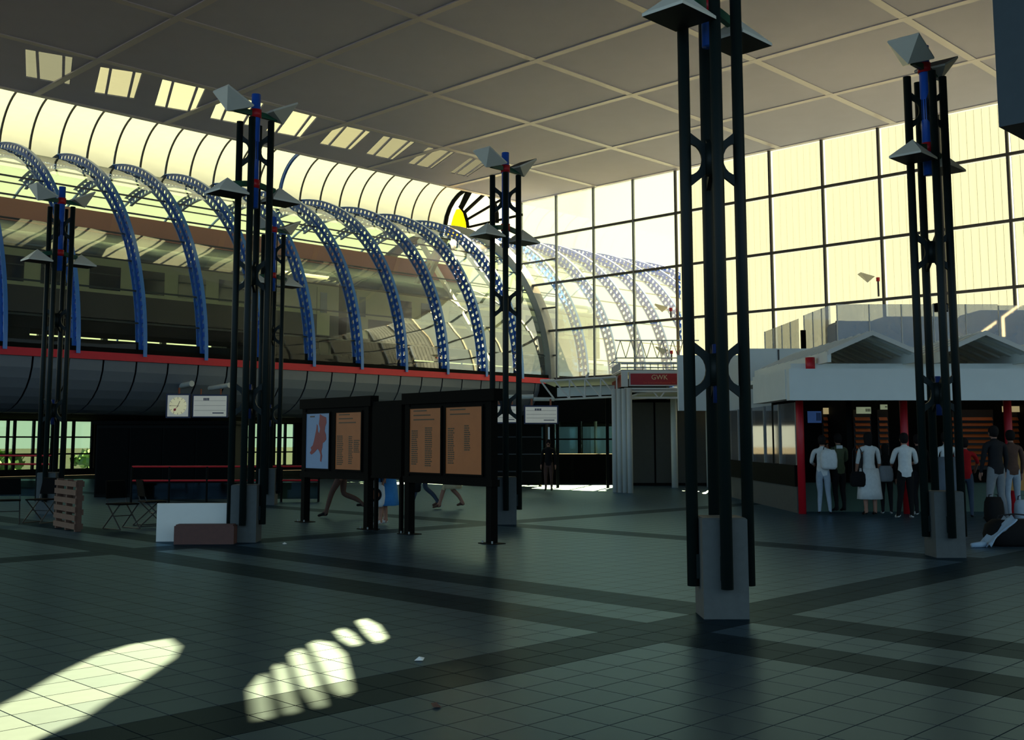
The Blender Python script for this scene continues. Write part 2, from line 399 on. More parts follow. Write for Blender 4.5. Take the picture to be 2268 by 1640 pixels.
# ------------------------------------------------------------------ lower dark shopfront under the glazed wall, beyond the exchange office
low = MB(); low.box(AW - 0.9, AW - 0.7, 29.2, 32.0, 0, 3.4); low.box(AW - 0.9, AW - 0.7, 29.2, 39.5, 2.5, 4.4); low.box(AW - 0.9, AW - 0.7, 29.2, 39.5, 0, 0.85)
for b0, b1 in ((36.55, 36.7), (36.0, 36.25), (37.6, 39.5), (34.3, 34.45), (32.0, 32.3)): low.box(AW - 0.9, AW - 0.7, b0, b1, 0.85, 2.5)
wallf = struct('wall_far', low, M_DARK, 'dark low shopfront wall with small windows below the glass')
for b0, b1 in ((36.7, 37.6), (34.45, 36.0), (32.3, 34.3)):
    w = MB(); w.box(AW - 0.82, AW - 0.78, b0, b1, 0.85, 2.5); w.build('pane', M_TINT, wallf)
    w = MB(); w.box(AW - 0.84, AW - 0.76, b0, b1, 1.62, 1.69); w.build('transom', M_DARK, wallf)

# ------------------------------------------------------------------ elevated railway tunnel: blue holed ribs, curved glass
CB, CZT, RT = 45.8, 4.6, 8.75
tun = thing('railway_tunnel', 'elevated curved glass railway tunnel with blue perforated steel ribs', 'tunnel', (0, 0, 0), G45)
def rp(th, r, x=0.0): return (x, CB + r * math.cos(th), CZT + r * math.sin(th))
web = MB(); NC = 84
for row, (r0, r1) in enumerate(((RT - 0.30, RT), (RT, RT + 0.30))):
    rm = (r0 + r1) / 2
    for c in range(34, NC):
        t0 = PI * c / NC; t1 = PI * (c + 1) / NC; tm = (t0 + t1) / 2
        outer = [(t0, r0), (tm, r0), (t1, r0), (t1, rm), (t1, r1), (tm, r1), (t0, r1), (t0, rm)]
        hr = 0.095
        hole = []
        for (tt, rr) in outer:
            du = (tt - tm) * rm; dv = rr - rm; L = math.hypot(du, dv)
            hole.append((tm + du / L * hr / rm, rm + dv / L * hr))
        base = len(web.v)
        for x in (-0.018, 0.018):
            web.v += [rp(t, r, x) for t, r in outer] + [rp(t, r, x) for t, r in hole]
        for k in range(8):
            n = (k + 1) % 8
            web.f += [[base + k, base + n, base + 8 + n, base + 8 + k], [base + 16 + n, base + 16 + k, base + 24 + k, base + 24 + n], [base + 8 + k, base + 8 + n, base + 24 + n, base + 24 + k]]
            web.m += [0, 0, 0]
web_me = web.mesh('rib', M_RIB)
flg = MB(); NS = 60
for (r0, r1, hw) in ((RT - 0.012, RT + 0.012, 0.10), (RT + 0.29, RT + 0.315, 0.07), (RT - 0.315, RT - 0.29, 0.07)):
    base = len(flg.v)
    for s_ in range(NS + 1):
        th = PI * (34 / 84 + (1 - 34 / 84) * s_ / NS)
        flg.v += [rp(th, r0, -hw), rp(th, r1, -hw), rp(th, r1, hw), rp(th, r0, hw)]
    for s_ in range(NS):
        for k in range(4):
            a = base + s_ * 4 + k; b = base + s_ * 4 + (k + 1) % 4; flg.f.append([a, b, b + 4, a + 4]); flg.m.append(0)
flg_me = flg.mesh('flange', M_RIBL)
far = MB()
for s_ in range(21):
    th = PI * 34 / 84 * s_ / 20
    far.v += [rp(th, RT - 0.05, -.04), rp(th, RT + .03, -.04), rp(th, RT + .03, .04), rp(th, RT - .05, .04)]
for s_ in range(20):
    for k in range(4):
        a = s_ * 4 + k; b = s_ * 4 + (k + 1) % 4; far.f.append([a, b, b + 4, a + 4]); far.m.append(0)
far_me = far.mesh('far_bar', M_RIBL)
RS = 2.476; RA = [41.2 - RS * k for k in range(-7, 13)]
for a in RA:
    o = obj('rib', web_me, tun, (a, 0, 0)); obj('flange', flg_me, o); obj('far_bar', far_me, tun, (a, 0, 0))
A_L, A_R = RA[-1], RA[0]
NSL = 22
edges_n = [PI - PI * k / NSL for k in range(12)]
edges_f = [PI / 2 - PI / 2 * k / 5 for k in range(6)]
def pane_mesh(t0, t1, w, nseg=3, r=RT + 0.02, m=None):
    mb = MB()
    for k in range(nseg + 1):
        th = t0 + (t1 - t0) * k / nseg
        mb.v += [rp(th, r, -w / 2), rp(th, r, w / 2)]
    for k in range(nseg): mb.f.append([2 * k, 2 * k + 1, 2 * k + 3, 2 * k + 2]); mb.m.append(0)
    return mb.mesh('pane', m or M_GLASS, True)
slots = [pane_mesh(edges_n[k], edges_n[k + 1], RS - 0.16) for k in range(11)] + [pane_mesh(edges_f[k], edges_f[k + 1], RS - 0.10, 5, m=M_FROST) for k in range(5)]
for k in range(len(RA) - 1):
    ac = (RA[k] + RA[k + 1]) / 2
    if ac > 41.2 + 6 * RS: continue
    for me in slots: obj('pane', me, tun, (ac, 0, 0))
for th in edges_n[1:] + edges_f[1:-1]:
    p = rp(th, RT - 0.03); mb = MB(); mb.bar((A_L, p[1], p[2]), (A_R, p[1], p[2]), 0.06, 0.06); mb.build('purlin', M_DARK2, tun)
# end arch where the tunnel meets the glazed wall
ar = MB()
for s_ in range(NS + 1):
    th = PI * s_ / NS
    ar.v += [rp(th, RT - 0.06, 40.75), rp(th, RT + 0.34, 40.75), rp(th, RT + 0.34, 41.35), rp(th, RT - 0.06, 41.35)]
for s_ in range(NS):
    for k in range(4):
        a = s_ * 4 + k; b = s_ * 4 + (k + 1) % 4; ar.f.append([a, b, b + 4, a + 4]); ar.m.append(0)
ar.build('end_arch', M_MULLG, tun)
# parapet: red fascia, dark sill, curved belly panels, deck
mb = MB(); mb.box(A_L, 41.2, 36.80, 37.02, 4.42, 4.69); mb.build('red_fascia', M_REDF, tun)
mb = MB(); mb.box(A_L, A_R, 36.9, 37.4, 4.69, 4.86); mb.build('sill', M_DARK, tun)
bel = [(36.9 + 2.6 * (1 - math.cos(t)), 4.40 - 1.85 * math.sin(t)) for t in [PI / 2 * k / 8 for k in range(9)]]
pm = MB()
for off in (0.0, 0.03):
    for (b, z) in bel: pm.v += [(-0.585, b + off, z + off), (0.585, b + off, z + off)]
for k in range(8):
    pm.f += [[2 * k, 2 * k + 1, 2 * k + 3, 2 * k + 2], [18 + 2 * k, 18 + 2 * k + 2, 18 + 2 * k + 3, 18 + 2 * k + 1], [2 * k, 2 * k + 2, 18 + 2 * k + 2, 18 + 2 * k], [2 * k + 1, 18 + 2 * k + 1, 18 + 2 * k + 3, 2 * k + 3]]; pm.m += [0] * 4
bel_me = pm.mesh('belly_panel', M_BELLY, False)
a = 41.0
while a > A_L:
    obj('belly_panel', bel_me, tun, (a - 0.62, 0, 0)); a -= 1.24
bk = MB()
for (b, z) in bel: bk.v += [(A_L, b + 0.10, z + 0.07), (A_R, b + 0.10, z + 0.07)]
for k in range(8): bk.f.append([2 * k, 2 * k + 1, 2 * k + 3, 2 * k + 2]); bk.m.append(0)
bk.build('belly_backing', M_BLACK, tun)
mb = MB(); mb.box(A_L, A_R, 37.2, 54.5, 4.7, 5.15); mb.build('deck', M_DARK, tun)
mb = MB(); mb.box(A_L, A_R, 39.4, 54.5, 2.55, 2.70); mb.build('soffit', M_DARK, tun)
for b in (44.28, 45.72):
    mb = MB(); mb.box(A_L, A_R, b - 0.04, b + 0.04, 5.15, 5.32); mb.build('rail', M_DARK2, tun)
for p, q in (((40.2, 40.2, 5.2), (40.2, 46.2, 12.9)), ((40.2, 51.5, 5.2), (40.2, 44.0, 12.9)), ((40.2, 43.2, 12.6), (40.2, 39.2, 8.4)), ((40.2, 38.6, 8.7), (40.2, 52, 8.7)), ((38.4, 42.0, 12.2), (40.2, 46.5, 9.0))):
    mb = MB(); mb.bar(p, q, 0.22, 0.22); mb.build('brace', M_WHITE, tun)

# planked hoarding on the far side of the track
ho = thing('plank_hoarding', 'grey vertical plank hoarding beyond the track inside the tunnel', 'hoarding', (0, 0, 0), G45)
pk = MB(); pk.box(-0.14, 0.14, 48.4, 48.45, 5.15, 7.2); pk_me = pk.mesh('plank', mat('plank_grey', (112, 116, 118), 0.7))
for k in range(38): obj('plank', pk_me, ho, (28.6 + 0.3 * k, random.uniform(-.02, .02), 0))

# barrel skylight between ceiling edge and tunnel crest
bar = thing('barrel_skylight', 'bright curved barrel skylight along the ceiling edge above the tunnel', 'skylight', (0, 0, 0), G45)
BC, BZ, BR = 42.9, 13.45, 2.1
def bp(th, r, x=0.0): return (x, BC + r * math.cos(th), BZ + r * math.sin(th))
def arc_mesh(name, w, r0, r1, m, t0=-0.12, t1=PI / 2 + 0.02, n=14):
    mb = MB()
    for k in range(n + 1):
        th = t0 + (t1 - t0) * k / n
        mb.v += [bp(th, r0, -w / 2), bp(th, r1, -w / 2), bp(th, r1, w / 2), bp(th, r0, w / 2)]
    for k in range(n):
        for q in range(4):
            a = k * 4 + q; b = k * 4 + (q + 1) % 4; mb.f.append([a, b, b + 4, a + 4]); mb.m.append(0)
    return mb.mesh(name, m)
gb = arc_mesh('glazing_or_shadow_bar', 0.05, BR - 0.04, BR + 0.03, M_MULL); gbt = arc_mesh('glazing_or_shadow_bar', 0.12, BR - 0.10, BR + 0.03, M_RIB)
_pm = MB()
for k in range(15):
    th = -0.12 + (PI / 2 + 0.14) * k / 14; _pm.v += [bp(th, BR, -.595), bp(th, BR, .595)]
for k in range(14): _pm.f.append([2 * k, 2 * k + 1, 2 * k + 3, 2 * k + 2]); _pm.m.append(0)
pn = _pm.mesh('pane', M_BARREL, True)
for k in range(29):
    a = 41.0 - 1.225 * k
    obj('glazing_or_shadow_bar', gbt if k == 9 else gb, bar, (a, 0, 0)); obj('pane', pn, bar, (a - 0.61, 0, 0))
mb = MB(); mb.box(5, 41.2, 44.9, 45.15, 13.28, 13.42); mb.build('gutter', M_DARK, bar)
mb = MB(); mb.box(5, 41.2, 38.8, 42.95, 15.56, 15.7); mb.build('flat_roof', M_CEIL, bar)
fan = thing('fan_window', 'black spoked fan window with a yellow petal pane at the skylight end', 'window', (0, 0, 0), G45)
arc = MB()
for k in range(15):
    th = -0.1 + (PI + 0.2) * k / 14
    arc.v += [bp(th, BR - 0.14, 40.95), bp(th, BR + 0.06, 40.95), bp(th, BR + 0.06, 41.1), bp(th, BR - 0.14, 41.1)]
for k in range(14):
    for q in range(4):
        a = k * 4 + q; b = k * 4 + (q + 1) % 4; arc.f.append([a, b, b + 4, a + 4]); arc.m.append(0)
arc.build('rim', M_BLACK, fan)
yl = MB(); yl.prism([(41.0, b, z) for b, z in [(44.5, 13.2), (44.42, 13.7), (44.25, 14.1), (44.02, 14.45), (43.66, 14.44), (43.38, 14.05), (43.2, 13.5), (43.14, 13.1), (43.8, 13.1)]], (0.03, 0, 0)); yl.build('yellow_pane', M_YEL, fan)
hubp = [(43.72, 14.6), (43.34, 14.2), (43.1, 13.6), (43.02, 13.05)]
for (p, q) in zip(hubp, hubp[1:]):
    mb = MB(); mb.bar((40.98, p[0], p[1]), (40.98, q[0], q[1]), 0.12, 0.14); mb.build('inner_rim', M_BLACK, fan)
for (p, q, w) in (((43.55, 14.5), (42.75, 15.4), .18), ((43.3, 14.2), (41.3, 15.2), .16), ((43.1, 13.75), (39.9, 14.6), .07), ((43.05, 13.3), (38.9, 13.4), .06), ((43.7, 14.5), (43.1, 15.4), .12)):
    mb = MB(); mb.bar((40.99, *p), (40.99, *q), w, 0.12); mb.build('spoke', M_BLACK, fan)

# ------------------------------------------------------------------ train inside the tunnel
M_CREAM = mat('train_cream', (164, 160, 122), 0.45, var=0.08); M_BROWN = mat('train_brown', (40, 31, 27), 0.4); M_ROOF = mat('train_roof', (112, 120, 114), 0.28, metal=0.5, var=0.2, scale=3)
M_WIN = mat('train_window', (18, 22, 24), 0.1, spec=0.8)
def carriage(a0, a1, label):
    L = a1 - a0
    t = thing('railway_carriage', label, 'railway carriage', W((a0 + a1) / 2, 45.0, 5.32), G45, 'railway carriages in the tunnel')
    y = 1.42
    mb = MB(); mb.box(-L / 2, L / 2, -y, y, 2.4, 3.95); mb.build('upper_body', M_CREAM, t)
    mb = MB(); mb.box(-L / 2, L / 2, -y - .01, y + .01, 1.35, 2.4); mb.build('lower_body', M_BROWN, t)
    prof = [(-L / 2, y * math.cos(th), 3.95 + 0.85 * math.sin(th)) for th in [PI * k / 12 for k in range(13)]]
    mb = MB(); mb.prism(prof, (L, 0, 0)); mb.build('roof', M_ROOF, t, True)
    mb = MB(); mb.box(-L / 2 + 1, L / 2 - 1, -1.2, 1.2, 0.75, 1.35); mb.build('underframe', M_DARK, t)
    for s in (-1, 1):
        bg_ = MB(); c = s * (L / 2 - 3.2); bg_.box(c - 1.5, c + 1.5, -1.15, 1.15, 0.35, 0.8)
        for dx in (-1.15, 1.15):
            for sy in (-0.75, 0.75): bg_.tube((c + dx, sy - 0.07, 0.46), (c + dx, sy + 0.07, 0.46), 0.46, 14)
        bg_.build('bogie', M_DARK, t)
        d = MB(); c = s * (L / 2 - 0.95); d.box(c - .38, c + .38, -y - .03, -y + .02, 1.4, 3.75); dd = d.build('door', M_CREAM, t)
        d = MB(); d.box(c - .2, c + .2, -y - .045, -y - .02, 2.5, 3.5); d.build('door_window', M_WIN, dd)
    n = 7; x = -L / 2 + 2.9
    for k in range(n):
        w = MB(); w.box(x, x + 1.35, -y - .02, -y + .02, 2.55, 3.55); wo_ = w.build('window', M_WIN, t)
        w = MB(); w.box(x, x + 1.35, -y - .03, -y - .005, 3.18, 3.23); w.build('window_bar', M_DARK2, wo_)
        x += (L - 5.6) / n
    return t
carriage(12.9, 32.65, 'cream and brown railway carriage in the tunnel, behind the left masts')
carriage(33.15, 52.9, 'cream and brown railway carriage where the tunnel meets the glazed wall')

# platform wall with maroon fascia inside the tunnel, beyond the train
fb = thing('platform_wall', 'pale platform wall with a maroon fascia behind the train in the tunnel', 'wall', (0, 0, 0), G45)
M_PALE = mat('far_cream', (206, 206, 184), 0.7); M_MAR = mat('maroon_fascia', (150, 92, 84), 0.6)
mb = MB(); mb.box(8, 46, 49.0, 49.2, 7.2, 11.3); mb.build('wall', M_PALE, fb)
mb = MB(); mb.box(8, 46, 48.85, 49.25, 11.3, 12.3); mb.build('fascia', M_MAR, fb)
for k in range(13):
    mb = MB(); a = 8.2 + 3 * k; mb.box(a - .12, a + .12, 49.0, 49.25, 5.15, 7.2); mb.build('pillar', M_DARK2, fb)
for z in (10.3, 10.75):
    mb = MB(); mb.box(8, 46, 48.9, 49.0, z - .03, z + .03); mb.build('rail', M_DARK2, fb)
pw = MB(); pw.box(4, 60, 54.4, 54.6, 5.15, 6.0)
struct('wall_track', pw, M_DARK, 'dark parapet wall on the far side of the track')

# ground outside
gd = MB(); gd.box(-160, 200, -160, 260, -0.6, -0.31); struct('ground', gd, mat('ground_outside', (22, 24, 24), 0.9, spec=.05), 'open ground outside the hall')
# pale low buildings across the line, seen through the clear glass
M_OUT = mat('outer_cream', (196, 200, 188), 0.7); M_OUTB = mat('outer_blue', (120, 140, 156), 0.7)
for (a0, a1, b0, b1, h_, m_, lab) in ((62, 106, 52.0, 62, 6.8, M_OUTB, 'long blue-grey shed outside beyond the glazed wall'), (70, 124, 66, 84, 11, M_OUT, 'pale taller block outside behind the blue-grey shed')):
    t = thing('outside_building', lab, 'building', W(a0, b0), G45)
    mb = MB(); mb.box(0, a1 - a0, 0, b1 - b0, -0.4, h_); mb.build('wall', m_, t)
    mb = MB(); mb.box(-.2, a1 - a0 + .2, -.2, b1 - b0 + .2, h_, h_ + .35); mb.build('roof', M_WHITE, t)
    for k in range(8):
        mb = MB(); x = 2 + k * (a1 - a0 - 4) / 8; mb.box(x, x + 2.4, -.05, .02, h_ * .55, h_ * .8); mb.build('window', M_WIN, t)

# ------------------------------------------------------------------ ground-floor windows under the tunnel
def low_window(n, a0, a1, cols, lab):
    t = MB(); t.box(a0 - .1, a1 + .1, 49.9, 50.1, 0, 0.3); t.box(a0 - .1, a1 + .1, 49.9, 50.1, 2.5, 2.6)
    w = struct('window_%d' % n, t, M_DARK, lab)
    xs = cols
    for x in xs:
        mb = MB(); mb.box(x - .05, x + .05, 49.92, 50.08, .3, 2.5); mb.build('mullion', M_DARK, w)
    for z in (1.75, 0.98):
        mb = MB(); mb.box(a0, a1, 49.94, 50.06, z - .035, z + .035); mb.build('transom', M_DARK, w)
    for x0, x1 in zip(xs, xs[1:]):
        mb = MB(); mb.box(x0 + .05, x1 - .05, 49.99, 50.01, .3, 2.5); mb.build('pane', M_TINT, w)
    return w
low_window(1, 18.6, 23.2, [18.6, 19.3, 19.6, 20.45, 20.9, 21.3, 21.55, 21.9, 22.3, 23.2], 'bright ground-floor window with dark mullions at far left under the tunnel')
low_window(2, 29.9, 34.6, [29.9, 30.5, 31.3, 32.0, 32.7, 33.3, 34.0, 34.6], 'bright ground-floor window behind the left mast under the tunnel')
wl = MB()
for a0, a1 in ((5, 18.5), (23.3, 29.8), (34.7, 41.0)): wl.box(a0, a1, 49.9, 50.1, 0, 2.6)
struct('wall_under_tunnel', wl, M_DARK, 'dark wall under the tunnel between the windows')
def hedge(a, b, h_, lab):
    random.seed(int(a * 10)); t = thing('tree', lab, 'tree', W(a, b, -0.3), 0, 'trees outside the ground-floor windows')
    mb = MB(); mb.path([(0, 0, 0), (0.1, 0, h_ * .4), (0, .1, h_ * .8)], .18, 7, r2=.06); mb.build('trunk', mat('bark', (70, 60, 48), .9), t)
    mb = MB()
    for k in range(170):
        u = random.random(); th = random.random() * 2 * PI; rr = (0.4 + 1.5 * math.sin(PI * min(1, u * .9 + .1))) * random.uniform(.5, 1)
        c = Vector((rr * math.cos(th), rr * math.sin(th), h_ * (.15 + .85 * u))); s_ = random.uniform(.2, .42)
        d1 = Vector((random.uniform(-1, 1), random.uniform(-1, 1), random.uniform(-1, 1))).normalized() * s_; d2 = d1.orthogonal().normalized() * s_ * .6
        mb.add([c - d1, c - d2, c + d1, c + d2], [(0, 1, 2, 3)])
    tag(mb.build('foliage', mat('leaves', (96, 128, 60), .7, var=.4), t), kind='stuff')
for k, (a, h_) in enumerate(((18.6, 1.6), (23.4, 1.3), (30.0, 1.5), (34.9, 1.8))):
    hedge(a, 63, h_, 'low leafy tree outside the %s' % ['leftmost ground-floor window panes', 'right end of the left ground-floor window', 'window behind the left mast, left tree', 'window behind the left mast, right tree'][k])

# ------------------------------------------------------------------ light masts
def make_mast():
    t = thing('light_mast', '', 'light mast', (0, 0, 0), 0.0, 'light masts on concrete pedestals')
    ped = MB(); c = .015; hw = .205
    for (z, r) in ((0, hw), (0.885, hw), (0.90, hw - c)):
        ped.v += [(-r, -r, z), (r, -r, z), (r, r, z), (-r, r, z)]
    for k in range(2):
        for q in range(4): ped.f.append([k * 4 + q, k * 4 + (q + 1) % 4, k * 4 + 4 + (q + 1) % 4, k * 4 + 4 + q]); ped.m.append(0)
    ped.f += [[0, 3, 2, 1], [8, 9, 10, 11]]; ped.m += [0, 0]
    ped.build('pedestal', M_CONC, t)
    LO = .258
    for (sx, sy) in ((-1, 0), (1, 0), (0, -1), (0, 1)):
        lg = MB(); lg.tube((sx * LO, sy * LO, .27), (sx * LO, sy * LO, 6.86), .056, 12); lo_ = lg.build('leg', M_MAST, t, True)
        br = MB(); x, y = sx * .215, sy * .215
        br.box(x - .05, x + .05, y - .05, y + .05, .34, .56); br.build('bracket', M_MAST, lo_)
    half = [(0.0, .14), (.06, .14), (LO - .03, .275), (LO - .03, .155)]
    half += [(LO - .03 - .125 * math.sin(PI * k / 10), .155 * math.cos(PI * k / 10)) for k in range(1, 10)]
    half += [(LO - .03, -.155), (LO - .03, -.275), (.06, -.14), (0, -.14)]
    full = half + [(-x, z) for x, z in reversed(half)][1:-1]
    for zc in (2.26, 4.28, 6.36):
        for ax in (0, 1):
            g = MB()
            if ax == 0: g.prism([(x, -.02, zc + z) for x, z in full], (0, .04, 0))
            else: g.prism([(-.02, x, zc + z) for x, z in full], (.04, 0, 0))
            g.build('gusset', M_MAST, t)
        g = MB(); g.tube((0, 0, zc - .15), (0, 0, zc + .15), .075, 12); g.build('hub', M_MAST, t, True)
    g = MB(); g.tube((0, 0, 5.40), (0, 0, 7.32), .075, 14); g.build('blue_pole', M_BLUE, t, True)
    for zc in (1.95,):
        g = MB(); g.tube((0, 0, zc), (0, 0, zc + .55), .04, 10); g.build('cable_sleeve', mat('sleeve_blue', (18, 44, 96), .5), t, True)
    for zc, up in ((6.99, True), (5.80, False)):
        g = MB(); g.tube((0, 0, zc - .07), (0, 0, zc + .07), .092, 14); g.build('collar', M_RED, t, True)
        for s in (-1, 1):
            d = Vector((1, 1, 0)).normalized() * s
            am = MB(); am.bar(d * .07 + Vector((0, 0, zc)), d * .40 + Vector((0, 0, zc - (0 if up else .06))), .06, .09); am.build('arm', M_GREEN, t)
            c_ = d * .50 + Vector((0, 0, zc + (.02 if up else -.17)))
            u = Vector((1, 1, 0)).normalized() * .27; v = Vector((-1, 1, 0)).normalized() * .23
            tilt = 0.16 * s if up else 0.0
            sh = MB()
            if up:
                top = Vector((0, 0, .15)); ap = Vector((0, 0, -.10))
            else:
                top = Vector((0, 0, -.05)); ap = Vector((0, 0, .20))
            cs = [c_ + top + u + v, c_ + top - u + v, c_ + top - u - v, c_ + top + u - v]
            rim = [p + Vector((0, 0, .03 if up else -.03)) for p in cs]
            sh.v = [tuple(p) for p in cs] + [tuple(c_ + ap)] + [tuple(p) for p in rim]
            sh.f = [[0, 1, 4], [1, 2, 4], [2, 3, 4], [3, 0, 4], [0, 1, 6, 5], [1, 2, 7, 6], [2, 3, 8, 7], [3, 0, 5, 8], [5, 6, 7, 8]]; sh.m = [0] * 8 + [1]
            lp = sh.build('lamp_head', [M_LAMP, M_LAMPD], t)
            # the small tilt of the upper lamps about the arm
            if up:
                piv = Matrix.Translation(c_); ax_ = Vector((-1, 1, 0)).normalized()
                lp.matrix_local = piv @ Matrix.Rotation(-0.45 * s, 4, ax_) @ piv.inverted()
    return t
MASTS = [((2.09, 10.26), 'tall black light mast nearest the camera on a grey concrete pedestal'),
         ((6.26, 15.43), 'light mast on the right, standing before the queue at the ticket counter'),
         ((-3.96, 17.67), 'light mast beside the white panel and brown block, left of the timetable boards'),
         ((0.22, 21.37), 'light mast just behind the right end of the timetable boards'),
         ((-9.80, 24.33), 'leftmost light mast, standing behind the wire-legged chairs'),
         ((-5.68, 27.72), 'light mast half hidden behind the mast beside the white panel')]
proto = make_mast()
for k, ((x, y), lab) in enumerate(MASTS):
    o = proto if k == 0 else copy_tree(proto)
    o.location = (x, y, 0); o['label'] = lab

# ------------------------------------------------------------------ timetable boards
bd = Vector((3.69, -4.54, 0)).normalized(); BRZ = math.atan2(bd.y, bd.x)
def board_unit(name, s0, s1, label, posters):
    loc = Vector((-3.73, 21.82, 0)) + bd * s0
    t = thing(name, label, 'notice board', loc, BRZ)
    L = s1 - s0
    mb = MB(); mb.box(-.06, L + .06, -.05, .05, .93, 2.22); mb.build('panel', M_BLACK, t)
    mb = MB(); mb.box(-.14, L + .16, -.09, .09, 2.22, 2.41); mb.build('header_box', M_BLACK, t)
    mb = MB(); mb.box(-.10, L + .10, -.08, .08, .88, .99); mb.build('bottom_rail', M_BLACK, t)
    for x in (0, L):
        mb = MB(); mb.box(x - .065, x + .065, -.065, .065, 0.012, 2.3); p = mb.build('post', M_BLACK, t)
        mb = MB(); mb.box(x - .17, x + .17, -.14, .14, 0, .014); mb.build('foot_plate', M_DARK, p)
        for dx in (-.12, .12):
            mb = MB(); mb.tube((x + dx, -.09, .012), (x + dx, -.09, .05), .014, 8); mb.build('bolt', M_MULLG, p)
    return t
M_OR = mat('timetable_orange', (168, 92, 34), 0.55, var=0.15, scale=4); M_PBL = mat('map_blue', (116, 144, 174), 0.5, var=.05); M_MRED = mat('map_red', (128, 28, 32), .5)
M_INK = mat('print_ink', (70, 54, 30), .6)
def poster(t, x0, x1, z0, z1, m, nm):
    mb = MB(); mb.box(x0, x1, -.062, -.05, z0, z1); p = mb.build(nm, m, t)
    for (a0, a1, b0, b1) in ((x0 - .03, x0, z0 - .03, z1 + .03), (x1, x1 + .03, z0 - .03, z1 + .03), (x0, x1, z0 - .03, z0), (x0, x1, z1, z1 + .03)):
        mb = MB(); mb.box(a0, a1, -.075, -.05, b0, b1); mb.build('frame', M_BLACK, p)
    return p
def printed(p, x0, x1, z0, z1, cols, title):
    w = x1 - x0; hgt = z1 - z0
    mb = MB()
    for k in range(title): mb.box(x0 + .12 * w, x0 + (.55 + .12 * k) * w, -.0645, -.061, z1 - .05 - .075 * k, z1 - .03 - .075 * k)
    mb.build('heading_print', M_INK, p)
    for (u0, u1, v0, v1) in cols:
        mb = MB(); n = int((v1 - v0) * hgt / .035)
        for k in range(n):
            z = z0 + v0 * hgt + k * .035; x = x0 + u0 * w
            while x < x0 + u1 * w - .03:
                l = random.uniform(.03, .08); mb.box(x, min(x + l, x0 + u1 * w), -.0645, -.061, z, z + .02); x += l + .012
        mb.build('column_print', M_INK, p)
b1 = board_unit('timetable_board', 0.0, 2.30, 'black notice board with a red and blue country map and one orange timetable', None)
pm_ = poster(b1, .10, .98, 1.06, 2.12, M_PBL, 'map_poster')
nl = [(.42, .98), (.50, .95), (.60, .99), (.72, .96), (.90, .93), (.92, .84), (.86, .78), (.84, .70), (.90, .64), (.92, .56), (.84, .52), (.76, .50), (.74, .42), (.70, .36), (.74, .28), (.70, .18), (.64, .20), (.66, .30), (.60, .36), (.52, .40), (.44, .37), (.34, .33), (.22, .30), (.14, .33), (.22, .38), (.18, .42), (.28, .46), (.34, .54), (.40, .66), (.44, .74), (.46, .82), (.50, .80), (.52, .70), (.58, .66), (.62, .74), (.56, .82), (.58, .90)]
mb = MB(); mb.prism([(.14 + x * .8, -.065, .98 + z * 1.14) for x, z in nl[2:]], (0, .003, 0)); mb.build('country_outline', M_MRED, pm_)
mb = MB(); mb.box(.24, .42, -.0645, -.061, 2.05, 2.075); mb.build('heading_print', M_INK, pm_)
pp = poster(b1, 1.22, 2.12, 1.06, 2.12, M_OR, 'timetable_poster'); printed(pp, 1.22, 2.12, 1.06, 2.12, ((.06, .30, .08, .62), (.52, .68, .1, .62), (.72, .94, .3, .55)), 3)
b2 = board_unit('timetable_board', 3.60, 5.85, 'black notice board with two orange timetables, nearest the camera', None)
pp = poster(b2, .08, .98, 1.06, 2.14, M_OR, 'timetable_poster'); printed(pp, .08, .98, 1.06, 2.14, ((.06, .26, .12, .7), (.5, .72, .1, .72)), 3)
pp = poster(b2, 1.12, 2.08, 1.06, 2.14, M_OR, 'timetable_poster'); printed(pp, 1.12, 2.08, 1.06, 2.14, ((.06, .24, .15, .72), (.52, .68, .35, .74)), 2)
mp = thing('blank_panel', 'blank black panel standing between the two timetable boards', 'notice board', Vector((-3.73, 21.82, 0)) + bd * 2.5, BRZ)
mb = MB(); mb.box(-.02, .92, -.06, .06, .97, 2.30); mb.build('panel', M_BLACK, mp)
mb = MB(); mb.box(-.02, .92, -.075, .075, .93, .97); mb.build('bottom_rail', M_BLACK, mp)
for x in (.05, .85):
    mb = MB(); mb.box(x - .03, x + .03, -.03, .03, 0, .95); mb.build('post', M_BLACK, mp)

# ------------------------------------------------------------------ loose things by the left mast
t = thing('white_panel', 'white rectangular box panel standing beside the left mast pedestal', 'panel', (-4.83, 17.72, 0), 0.10)
mb = MB(); mb.box(-.55, .55, -.04, .04, .0, .60); mb.build('sheet', M_WHITE, t)
mb = MB(); mb.box(-.55, .55, .04, .16, .0, .04); mb.build('foot', M_WHITE, t)
t = thing('brown_block', 'low reddish brown block on the floor in front of the white panel', 'block', (-4.50, 17.30, 0), 0.03)
mb = MB(); c = .02
mb.box(-.46, .46, -.13, .13, 0, .28); mb.box(-.44, .44, -.11, .11, .28, .30)
mb.build('body', mat('brown_block', (84, 50, 40), .7, var=.2, scale=20), t)
# wooden pallet on end
pal = thing('wooden_pallet', 'worn wooden pallet standing on its edge beside the wire chairs', 'pallet', (-7.70, 20.0, 0), math.radians(-52))
M_WOOD = mat('pallet_wood', (92, 64, 48), .8, var=.3, scale=12)
for k in range(6):
    mb = MB(); z = .04 + k * .148; mb.box(-.62, .62, -.075, -.053, z, z + .095); mb.build('board', M_WOOD, pal)
for k in range(4):
    mb = MB(); z = .04 + k * .248; mb.box(-.62, .62, .053, .075, z, z + .095); mb.build('board', M_WOOD, pal)
for x in (-.58, 0, .54):
    mb = MB(); mb.box(x, x + .06, -.053, .053, 0, .90); mb.build('stringer', M_WOOD, pal)
